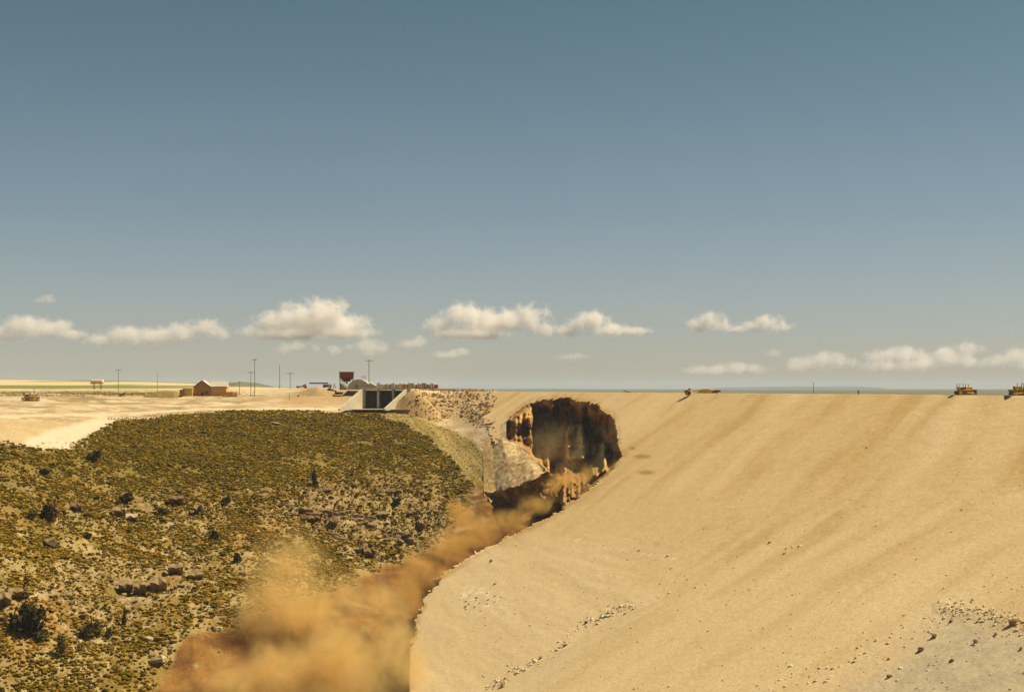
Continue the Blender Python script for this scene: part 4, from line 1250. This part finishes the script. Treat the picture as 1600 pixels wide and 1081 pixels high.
# wing with the ridge along x, sunlight put into its orange boards
nb = 9
for q in range(nb):
    xa = gx1 + (gx2 - gx1) * q / nb
    xb = gx1 + (gx2 - gx1) * (q + 1) / nb - 0.05
    MB().box(((xa + xb) / 2, 0.75 + 0.05 * (q % 2), he / 2 - 0.25), (xb - xa, 0.3, he + 0.4)).build('board', M_WOODO, hs)
MB().box(((gx1 + gx2) / 2, dpt_ / 2 + 0.8, he / 2 - 0.25), (gx2 - gx1 - 0.1, dpt_ - 1.0, he + 0.38)).build('body', M_WOODO, hs)
ov = 0.5
for sd in (-1, 1):
    xe = gm + sd * ((gx1 - gx0) / 2 + ov)
    MB().prism([(gm, -ov, hr_ + 0.12), (xe, -ov, he - 0.25), (xe, -ov, he + 0.1), (gm, -ov, hr_ + 0.5)], (0, dpt_ + 2 * ov, 0)).build('roof', M_ROOFD if sd < 0 else M_ROOF, hs)
    MB().prism([(gm, -ov - .12, hr_ - 0.2), (xe, -ov - .12, he - 0.5), (xe, -ov - .12, he + 0.12), (gm, -ov - .12, hr_ + 0.52)], (0, 0.1, 0)).build('fascia', M_ROOFD, hs)
MB().prism([(gx1 - 0.5, 0.3, he + 0.02), (gx1 - 0.5, dpt_ / 2, hr_ * 0.98), (gx1 - 0.5, dpt_, he + 0.02), (gx1 - 0.5, dpt_, he - .2), (gx1 - 0.5, 0.3, he - .2)], (gx2 - gx1 + 0.9, 0, 0)).build('roof', M_ROOF, hs)
MB().box(((gx1 + gx2) / 2, 0.25, he + 0.05), (gx2 - gx1 + 0.9, 0.12, 0.45)).build('fascia', M_ROOFD, hs)
MB().box((gm + 0.2, -0.14, 1.1), (1.6, 0.1, 2.6)).build('door', M_ROOFD, hs)
MB().box((gm + 3.0, -0.12, 2.2), (1.3, 0.08, 1.2)).build('window', M_GATE, hs)

sb = ground_pt(293, 618.5)
shd = empty('shed', sb, -0.0, 'bright ochre flat shed with a dark end, left of the house', 'shed')
wS = 15 * kh
MB().box((0, 2.0, 2.2), (wS, 4.0, 5.2), bevel=0.05).build('body', M_OCHRE, shd)
for q in range(5):
    MB().box((-wS / 2 + wS * (q + .5) / 5, -0.06, 2.1), (wS / 5 - 0.08, 0.14, 4.9)).build('panel', M_OCHRE, shd)
MB().box((0, 2.0, 4.95), (wS + 0.4, 4.5, 0.25)).build('roof', M_ROOF, shd)
dbx = empty('shed_end', ground_pt(283.5, 619), 0.1, 'dark brown left end of the ochre shed, set up as a separate box', 'shed_end')
MB().box((0, 1.5, 2.0), (7 * kh * .95, 3.0, 4.9), bevel=0.05).build('body', M_ROOFD, dbx)  # dark end of the ochre shed, built as its own box
for q in range(3):
    MB().box((-0.9 + 0.9 * q, -0.04, 2.0), (0.7, 0.1, 4.5)).build('panel', M_WOODB, dbx)
for (x, wd, ht, lab) in [(358, 11, 8, 'low brown crate at the right corner of the house'), (367.5, 6, 6, 'smaller brown crate beside the short post')]:
    cb = empty('crate', ground_pt(x, 619.5), 0.2, lab, 'crate')
    MB().box((0, 0, ht * kh / 2 - .1), (wd * kh, 3.0, ht * kh), bevel=0.06).build('body', M_WOODB, cb)
    for q in (-1, 0, 1):
        MB().box((q * wd * kh * 0.33, -1.56, ht * kh / 2), (0.5, 0.12, ht * kh * 0.96)).build('slat', M_WOODO, cb)

# elevated tank
et_p = ground_pt(152, 608.5)
ke = et_p.y / F
et = empty('elevated_tank', et_p, 0, 'cream and orange tank raised on thin legs above the far fields', 'tank')
hb_ = 10 * ke
MB().box((0, 0, hb_ + 3.0 * ke), (20 * ke, 9 * ke, 5.0 * ke), taper=0.93, bevel=0.8).build('shell', M_TANKC, et)
MB().box((0, 0, hb_ - 0.2 * ke), (19 * ke, 8.6 * ke, 2.2 * ke)).build('base', M_TANKO, et)
for sx in (-5.0, 5.5):
    for sy in (-3, 3):
        MB().bar((sx * ke, sy * ke, -0.5), (sx * ke, sy * ke, hb_ - 1.2 * ke), 0.3, 6).build('leg', M_POLE, et)

# slanted dark loader left of the pole
sl = empty('loading_ramp', ground_pt(190, 619.5), 0, 'dark slanted loading ramp standing among the weeds', 'ramp')
ks = sl.location.y / F
MB().prism([(-5 * ks, -1, 2.2 * ks), (5 * ks, -1, 6.5 * ks), (5 * ks, -1, 4.6 * ks), (-4 * ks, -1, 0.6 * ks)], (0, 2.4, 0)).build('deck', M_ROOFD, sl)
for x_ in (-3.0, 2.5):
    MB().bar((x_ * ks, 0, -0.4), (x_ * ks, 0, (2.4 if x_ < 0 else 4.6) * ks), 0.25, 6).build('leg', M_DARK, sl)

# ------------------------------------------------------------------ poles
def pole(px, top, base, lab, arm=True, r=0.2, arm_w=2.2, Y=None, arms=1):
    p = ground_pt(px, base) if Y is None else V(px, base, Y)
    k = p.y / F
    h = (base - top) * k
    t = empty('utility_pole', p, 0.1, lab, 'utility pole', 'thin poles along the skyline')
    MB().bar((0, 0, -0.5), (0, 0, h), r * 1.15, 7, r * 0.8).build('shaft', M_POLE, t)
    if arm:
        for q in range(arms):
            MB().box((0, 0, h - 0.6 - q * 1.6), (arm_w * 2, 0.3, 0.32)).build('crossarm', M_POLE, t)
    return t
pole(186, 577, 613, 'thin pole with a crossarm rising above the slanted dark ramp', arm_w=2.4)
pole(392, 580, 618, 'shorter of the two poles close together right of the house', arm_w=2.0)
pole(397, 560, 619, 'tallest pole, close beside a shorter one right of the house', arm_w=1.6, r=0.22)
pole(373, 595, 617.5, 'short bare post just right of the brown house', arm=False, r=0.2)
pole(437, 571, 606.5, 'thin bare mast left of the red truck', arm=False, r=0.24, Y=1100)
pole(453.5, 582, 606.5, 'crossarmed pole between the bare mast and the red truck', Y=1020, arm_w=2.4)
pole(576.5, 562, 606, 'pole with a crossarm rising behind the round roofed hut', Y=935, arm_w=2.6, r=0.24)
pole(246, 583, 612, 'faint lone pole behind the weedy brown mound', arm=False, r=0.16, Y=1250)
pole(453, 614, 625, 'short stake on the tan bank left of the spillway', arm=False, r=0.13)
pole(1271, 597, 612, 'very thin faint mast beyond the dam crest', arm=False, r=0.12, Y=560)
def stake(px, h, lab):
    t = empty('survey_stake', crest_pt(px, 2.5), 0, lab, 'stake')
    MB().box((0, 0, h / 2 - .1), (0.3, 0.3, h)).build('shaft', M_DARK, t)
    MB().box((0, 0, h - 0.1), (0.7, 0.25, 0.3)).build('flag', M_REDM, t)
stake(1331, 1.3, 'small dark stake standing on the dam crest')

# ------------------------------------------------------------------ earthmoving machines
def dozer(name, loc, rz, lab, sc=1.0, group='yellow bulldozers on the dam crest', stack=False):
    t = empty(name, loc, rz, lab, 'bulldozer', group)
    t.scale = (sc, sc, sc)
    for sy in (-1, 1):
        mb = MB()
        n = 12
        pr = []
        for q in range(n):
            a = 2 * math.pi * q / n
            cx = 1.75 if math.cos(a) > 0 else -1.75
            pr.append((cx + 0.62 * math.cos(a), sy * 1.15 - 0.3, 0.64 + 0.62 * math.sin(a)))
        mb.prism(pr, (0, 0.6, 0))
        tk = mb.build('track', M_TRACK, t)
        for x_ in (-1.75, 1.75):
            MB().bar((x_, sy * 1.15 - 0.36, 0.64), (x_, sy * 1.15 + 0.36, 0.64), 0.42, 12).build('sprocket', M_YEL, tk)
    MB().box((0.0, 0, 1.15), (3.4, 1.7, 0.9), bevel=0.08).build('body', M_YEL, t)
    MB().box((1.1, 0, 1.95), (1.9, 1.15, 0.85), bevel=0.1).build('engine_hood', M_YEL, t)
    MB().box((2.08, 0, 1.85), (0.1, 1.0, 0.95)).build('radiator_grille', M_DARK, t)
    MB().box((-0.9, 0, 1.85), (1.1, 1.4, 0.6), bevel=0.08).build('seat', M_DARK, t)
    MB().box((-1.7, 0, 1.9), (0.7, 1.6, 0.8), bevel=0.06).build('fuel_tank', M_YEL, t)
    for (x_, y_) in [(-1.9, -.75), (-1.9, .75), (0.0, -.75), (0.0, .75)]:
        MB().bar((x_, y_, 1.5), (x_, y_, 3.0), 0.07, 6).build('canopy_post', M_DARK, t)
    MB().box((-0.95, 0, 3.05), (2.3, 1.8, 0.14), bevel=0.03).build('canopy', M_YEL, t)
    MB().bar((1.3, 0.2, 2.3), (1.3, 0.2, 3.1 if not stack else 4.4), 0.09, 8).build('exhaust', M_DARK, t)
    mb = MB()
    bm_ = mb.bm
    ys_ = [-1.9, 1.9]
    pr = [(3.05, 0.15), (2.85, 0.45), (2.8, 0.85), (2.9, 1.25), (3.1, 1.5)]
    f = [[bm_.verts.new((x_, y_, z_)) for x_, z_ in pr] for y_ in ys_]
    b = [[bm_.verts.new((x_ - 0.14, y_, z_)) for x_, z_ in pr] for y_ in ys_]
    for q in range(4):
        bm_.faces.new((f[0][q], f[0][q + 1], f[1][q + 1], f[1][q]))
        bm_.faces.new((b[0][q], b[1][q], b[1][q + 1], b[0][q + 1]))
    for q, (u, v) in enumerate(((f, b), )):
        for s_ in (0, 1):
            for z in range(4):
                bm_.faces.new((u[s_][z], v[s_][z], v[s_][z + 1], u[s_][z + 1]))
        bm_.faces.new((u[0][0], u[1][0], v[1][0], v[0][0]))
        bm_.faces.new((u[0][4], v[0][4], v[1][4], u[1][4]))
    mb.build('blade', M_TRACK, t)
    for sy in (-1, 1):
        MB().bar((2.85, sy * 1.5, 0.5), (0.2, sy * 1.5, 0.7), 0.12, 6).build('push_arm', M_YEL, t)
    MB().bar((2.75, 0.3, 1.2), (1.6, 0.3, 1.7), 0.08, 6).build('lift_cylinder', M_DARK, t)
    MB().box((-2.5, 0, 0.9), (0.5, 1.2, 0.5)).bar((-2.7, 0, 1.0), (-2.75, 0, 0.2), 0.12, 6, 0.05).build('ripper', M_TRACK, t)
    return t
dozer('bulldozer', crest_pt(1491, 3.5) + Vector((0, 0, 0.05)), 0.12, 'yellow bulldozer on the crest facing right with open ground either side', 1.08)
dozer('bulldozer', crest_pt(1581, 3.5) + Vector((0, 0, 0.0)), math.pi - 0.1, 'yellow bulldozer on the crest facing left, cut by the right edge', 1.16)
dozer('bulldozer', ground_pt(47, 626.5), 0.15, 'orange yellow bulldozer with a tall dark stack on the far left plateau', 1.75, 'yellow bulldozer on the plateau', True)

scp = empty('motor_scraper', crest_pt(1090, 2.5) + Vector((0, 0, -0.75)), math.radians(-20), 'low yellow brown scraper sunk behind the middle of the crest', 'scraper')
MB().box((-6.6, 0, 1.7), (3.0, 2.4, 1.2), bevel=0.12).build('tractor', M_YEL, scp)
MB().box((-6.0, 0.2, 2.5), (1.0, 1.3, 0.7), bevel=0.08).build('cab', M_DARK, scp)
MB().bar((-5.4, 0, 2.0), (-1.6, 0, 2.0), 0.25, 8).build('gooseneck', M_YEL, scp)
MB().prism([(-2.2, -1.5, 0.7), (4.2, -1.5, 0.7), (4.6, -1.5, 2.2), (2.4, -1.5, 2.7), (-1.4, -1.5, 2.2)], (0, 3.0, 0)).build('bowl', M_YEL, scp)
MB().box((6.2, 0, 1.7), (3.2, 1.6, 0.9), bevel=0.12).build('rear_engine', M_RUST, scp)
for (x_, y_) in [(-6.6, -1.5), (-6.6, 1.5), (5.2, -1.4), (5.2, 1.4)]:
    w_ = MB().bar((x_, y_ - .35, 0.9), (x_, y_ + .35, 0.9), 0.95, 14).build('wheel', M_DARK, scp)
    MB().bar((x_, y_ - .38, 0.9), (x_, y_ + .38, 0.9), 0.42, 10).build('hub', M_YEL, w_)
pl_ = empty('pipe', crest_pt(975, 1.5), 0.2, 'short dark pipe lying tilted on the crest near the breach', 'pipe')
MB().bar((-1.6, 0, 0.95), (1.8, 0, 0.1), 0.22, 10).build('barrel', M_DARK, pl_)
MB().bar((1.75, 0, 0.11), (1.9, 0, 0.07), 0.32, 10).build('flange', M_RUST, pl_)

# ------------------------------------------------------------------ clouds and dust as lit volumes
def blob_hull(name, blobs, grow, voxel):
    """closed lumpy skin round a set of (centre, radii) blobs"""
    bm = bmesh.new()
    for c_, r_ in blobs:
        m_ = Matrix.Translation(Vector(c_)) @ Matrix.Diagonal((r_[0] * grow, r_[1] * grow, r_[2] * grow, 1.0))
        bmesh.ops.create_icosphere(bm, subdivisions=3, radius=1.0, matrix=m_)
    me0 = bpy.data.meshes.new(name)
    bm.to_mesh(me0)
    bm.free()
    o = bpy.data.objects.new(name, me0)
    COL.objects.link(o)
    md = o.modifiers.new('skin', 'REMESH')
    md.mode = 'VOXEL'
    md.voxel_size = voxel
    dg = bpy.context.evaluated_depsgraph_get()
    me = bpy.data.meshes.new_from_object(o.evaluated_get(dg))
    me.name = name
    bpy.data.objects.remove(o)
    bpy.data.meshes.remove(me0)
    return me

def blob_volume(name, blobs, dens, color, nscale, namp, edge, aniso=0.0, grow=1.12, voxel=None, step=0.6, detail=5, stretch=(1, 1, 1), seed=0.0, rough=0.6, n2=None):
    org = Vector(blobs[0][0])
    bl = [((Vector(c_) - org), r_) for c_, r_ in blobs]
    rmin = min(min(r_) for _, r_ in bl)
    me = blob_hull(name, bl, grow, voxel or rmin * 0.3)
    m = bpy.data.materials.new(name)
    m.use_nodes = True
    nt = m.node_tree
    N, L = nt.nodes, nt.links
    N.clear()
    out = N.new('ShaderNodeOutputMaterial')
    vol = N.new('ShaderNodeVolumePrincipled')
    vol.inputs['Color'].default_value = (*color, 1)
    vol.inputs['Anisotropy'].default_value = aniso
    L.new(vol.outputs[0], out.inputs['Volume'])
    tc = N.new('ShaderNodeTexCoord')
    prev = None
    for c_, r_ in bl:
        mp = N.new('ShaderNodeMapping')
        mp.vector_type = 'TEXTURE'
        mp.inputs['Location'].default_value = c_
        mp.inputs['Scale'].default_value = r_
        L.new(tc.outputs['Object'], mp.inputs['Vector'])
        ln = N.new('ShaderNodeVectorMath')
        ln.operation = 'LENGTH'
        L.new(mp.outputs[0], ln.inputs[0])
        if prev is None:
            prev = ln.outputs['Value']
        else:
            mn = N.new('ShaderNodeMath')
            mn.operation = 'SMOOTH_MIN'
            mn.inputs[2].default_value = 0.55
            L.new(prev, mn.inputs[0])
            L.new(ln.outputs['Value'], mn.inputs[1])
            prev = mn.outputs[0]
    mpn = N.new('ShaderNodeMapping')
    mpn.inputs['Scale'].default_value = stretch
    mpn.inputs['Location'].default_value = (seed, seed * 0.7, seed * 1.3)
    L.new(tc.outputs['Object'], mpn.inputs['Vector'])
    ns = N.new('ShaderNodeTexNoise')
    ns.inputs['Scale'].default_value = nscale
    ns.inputs['Detail'].default_value = detail
    ns.inputs['Roughness'].default_value = rough
    ns.inputs['Distortion'].default_value = 0.4
    L.new(mpn.outputs[0], ns.inputs['Vector'])
    sb_ = N.new('ShaderNodeMath'); sb_.operation = 'SUBTRACT'
    sb_.inputs[1].default_value = 0.5
    L.new(ns.outputs['Fac'], sb_.inputs[0])
    ml = N.new('ShaderNodeMath'); ml.operation = 'MULTIPLY_ADD'
    ml.inputs[1].default_value = namp
    L.new(sb_.outputs[0], ml.inputs[0])
    L.new(prev, ml.inputs[2])
    mr = N.new('ShaderNodeMapRange')
    mr.interpolation_type = 'SMOOTHSTEP'
    mr.inputs['From Min'].default_value = 1.0
    mr.inputs['From Max'].default_value = 1.0 - edge
    mr.inputs['To Min'].default_value = 0.0
    mr.inputs['To Max'].default_value = dens
    L.new(ml.outputs[0], mr.inputs['Value'])
    n3 = N.new('ShaderNodeTexNoise')
    n3.inputs['Scale'].default_value = nscale * 3.1
    n3.inputs['Detail'].default_value = 5
    n3.inputs['Distortion'].default_value = 0.8
    L.new(mpn.outputs[0], n3.inputs['Vector'])
    m3 = N.new('ShaderNodeMapRange')
    m3.inputs['From Min'].default_value = 0.3
    m3.inputs['From Max'].default_value = 0.65
    m3.inputs['To Min'].default_value = 0.12
    m3.inputs['To Max'].default_value = 1.3
    L.new(n3.outputs['Fac'], m3.inputs['Value'])
    m4 = N.new('ShaderNodeMath'); m4.operation = 'MULTIPLY'
    L.new(mr.outputs[0], m4.inputs[0])
    L.new(m3.outputs[0], m4.inputs[1])
    L.new(m4.outputs[0], vol.inputs['Density'])
    o = new_obj(name, me, m)
    o.location = org
    return o

def blob_at(px, py, Y, rx, rz, ry=None):
    k = Y / F
    return ((px - 800) * k, Y, (HZ - py) * k), (rx * k, (ry if ry else (rx + rz) / 2) * k, rz * k)

CY0 = 26000
CLOUDS = [
    ([(395, 520, 22, 9), (430, 508, 32, 18), (470, 498, 34, 24), (505, 494, 34, 24), (528, 480, 16, 12), (545, 508, 34, 16), (455, 522, 60, 8), (530, 520, 50, 8)], 'large bright cumulus cloud above the brown house and poles'),
    ([(690, 512, 26, 15), (722, 496, 28, 20), (755, 502, 34, 20), (790, 503, 32, 17), (828, 496, 24, 18), (850, 488, 11, 12), (845, 512, 22, 12), (740, 522, 60, 7)], 'widest bright cumulus cloud above the breach side of the crest'),
    ([(885, 518, 20, 8), (905, 510, 22, 12), (928, 502, 26, 14), (950, 515, 28, 10), (990, 518, 26, 6)], 'small flat cumulus just right of the widest cloud'),
    ([(1088, 509, 16, 11), (1110, 503, 22, 13), (1132, 508, 16, 10), (1150, 514, 20, 5)], 'left rounded puff of a close pair over the middle of the crest'),
    ([(1175, 510, 16, 8), (1200, 505, 24, 11), (1225, 510, 16, 8)], 'right flatter puff of the close pair over the crest'),
    ([(1, 520, 30, 12), (40, 512, 34, 16), (70, 512, 30, 14), (95, 512, 18, 12), (110, 524, 26, 8)], 'broad low cloud at the left edge of the sky'),
    ([(62, 469, 9, 4), (74, 467, 14, 6), (84, 470, 9, 4)], 'tiny wisp floating high above the left edge cloud'),
    ([(165, 532, 30, 9), (200, 525, 34, 13), (240, 524, 34, 12), (285, 520, 30, 14), (320, 512, 26, 12), (345, 520, 18, 10)], 'long ragged cloud between the left edge cloud and the large cumulus'),
    ([(1268, 568, 24, 10), (1290, 563, 26, 12), (1315, 565, 24, 10), (1245, 572, 22, 12)], 'low faint cloud left of the bulldozers'),
    ([(1375, 558, 24, 10), (1415, 555, 34, 12), (1385, 572, 40, 8), (1440, 570, 40, 9), (1480, 555, 26, 12), (1515, 545, 22, 11), (1500, 565, 40, 9)], 'long low cloud bank behind the two crest bulldozers'),
    ([(1565, 565, 26, 10), (1590, 560, 24, 14), (1615, 566, 30, 12)], 'low cloud at the right edge of the sky'),
    ([(890, 558, 18, 5), (910, 557, 14, 5)], 'small faint wisp below the small flat cumulus'),
    ([(445, 545, 14, 8), (470, 541, 14, 8), (493, 544, 10, 6), (520, 545, 14, 8), (545, 542, 10, 6), (578, 541, 20, 12), (596, 543, 10, 8)], 'row of pale ragged puffs under the large cumulus'),
    ([(638, 538, 18, 7), (658, 535, 16, 9), (700, 553, 22, 7), (722, 550, 14, 6)], 'two pale puffs under the left end of the widest cloud'),
    ([(1110, 578, 40, 7), (1160, 575, 40, 8), (1205, 552, 16, 7)], 'very faint low streak left of the low cloud'),
]
FAINT = {8: 0.6, 9: 0.6, 10: 0.6, 11: 0.4, 12: 0.6, 13: 0.55, 14: 0.35, 6: 0.6, 7: 0.75, 5: 0.8}
for i, (bl, lab) in enumerate(CLOUDS):
    Yc = CY0 + (i % 4) * 600 - (4500 if i in (12, 13, 14) else 0)
    o = blob_volume('cloud', [blob_at(a, b, Yc, c_ * 1.22, d * 1.34, c_ * 0.9) for (a, b, c_, d) in bl], 0.0085 * FAINT.get(i, 1.0), (0.998, 0.965, 0.94), 0.0045, 2.6, 0.8, 0.2, 1.22, step=0.8, seed=i * 11.3, rough=0.66, voxel=45.0, detail=7)
    tag(o, lab, 'cloud', 'cumulus clouds low above the horizon')

DUSTC = (0.86, 0.65, 0.27)
o = blob_volume('dust_cloud', [blob_at(*b) for b in [
    (465, 960, 470, 92, 88), (455, 888, 480, 64, 60), (410, 965, 465, 50, 60), (430, 920, 476, 42, 50), (540, 935, 480, 58, 44), (600, 950, 484, 54, 52), (622, 1000, 450, 50, 58), (628, 1035, 402, 54, 66), (590, 1070, 400, 60, 50), (652, 1065, 392, 32, 44), (540, 1030, 448, 100, 75),
    (440, 1050, 440, 70, 60), (350, 1070, 430, 66, 44), (640, 1060, 412, 34, 50), (310, 1110, 424, 70, 60), (520, 1130, 430, 120, 70), (620, 1120, 410, 60, 60)]],
    0.20, DUSTC, 0.05, 2.3, 1.25, 0.1, 1.35, voxel=2.0, seed=3.0, rough=0.62, detail=7)
tag(o, 'thick billowing brown dust cloud filling the gorge at lower centre', 'dust cloud', kind='stuff')
o = blob_volume('dust_cloud', [blob_at(*b) for b in [
    (700, 855, 540, 46, 36), (655, 892, 525, 38, 38), (750, 830, 550, 44, 30), (715, 805, 575, 40, 30), (800, 815, 560, 40, 24), (845, 790, 570, 38, 22), (885, 760, 590, 40, 30), (920, 748, 572, 26, 26), (690, 905, 512, 36, 24), (640, 930, 505, 30, 34)]],
    0.14, (0.80, 0.52, 0.155), 0.075, 1.8, 0.8, 0.1, 1.3, voxel=1.8, seed=8.0, rough=0.62, detail=7)
tag(o, 'thin brown dust and spray rising along the washed out channel below the breach', 'dust cloud', kind='stuff')

o = blob_volume('dust_cloud', [blob_at(*b) for b in [(868, 700, 722, 52, 56, 60), (905, 715, 665, 48, 48, 50), (890, 755, 610, 40, 34, 40)]], 0.016, (0.86, 0.64, 0.30), 0.05, 1.6, 1.0, 0.1, 1.2, voxel=2.5, seed=5.0)
tag(o, 'thin brown dust hanging inside the hollow of the breach', 'dust cloud', kind='stuff')

# ------------------------------------------------------------------ air
HAZE_ON = True
if HAZE_ON:
    hz_ = MB().box((0, 12400, -25), (30000, 25600, 270)).build('haze', None)
    m = bpy.data.materials.new('haze')
    m.use_nodes = True
    m.node_tree.nodes.clear()
    ho = m.node_tree.nodes.new('ShaderNodeOutputMaterial')
    hv = m.node_tree.nodes.new('ShaderNodeVolumePrincipled')
    hv.inputs['Color'].default_value = (0.70, 0.83, 1.0, 1)
    hv.inputs['Density'].default_value = 3.6e-5
    m.node_tree.links.new(hv.outputs[0], ho.inputs['Volume'])
    hz_.data.materials.append(m)
    tag(hz_, kind='stuff')
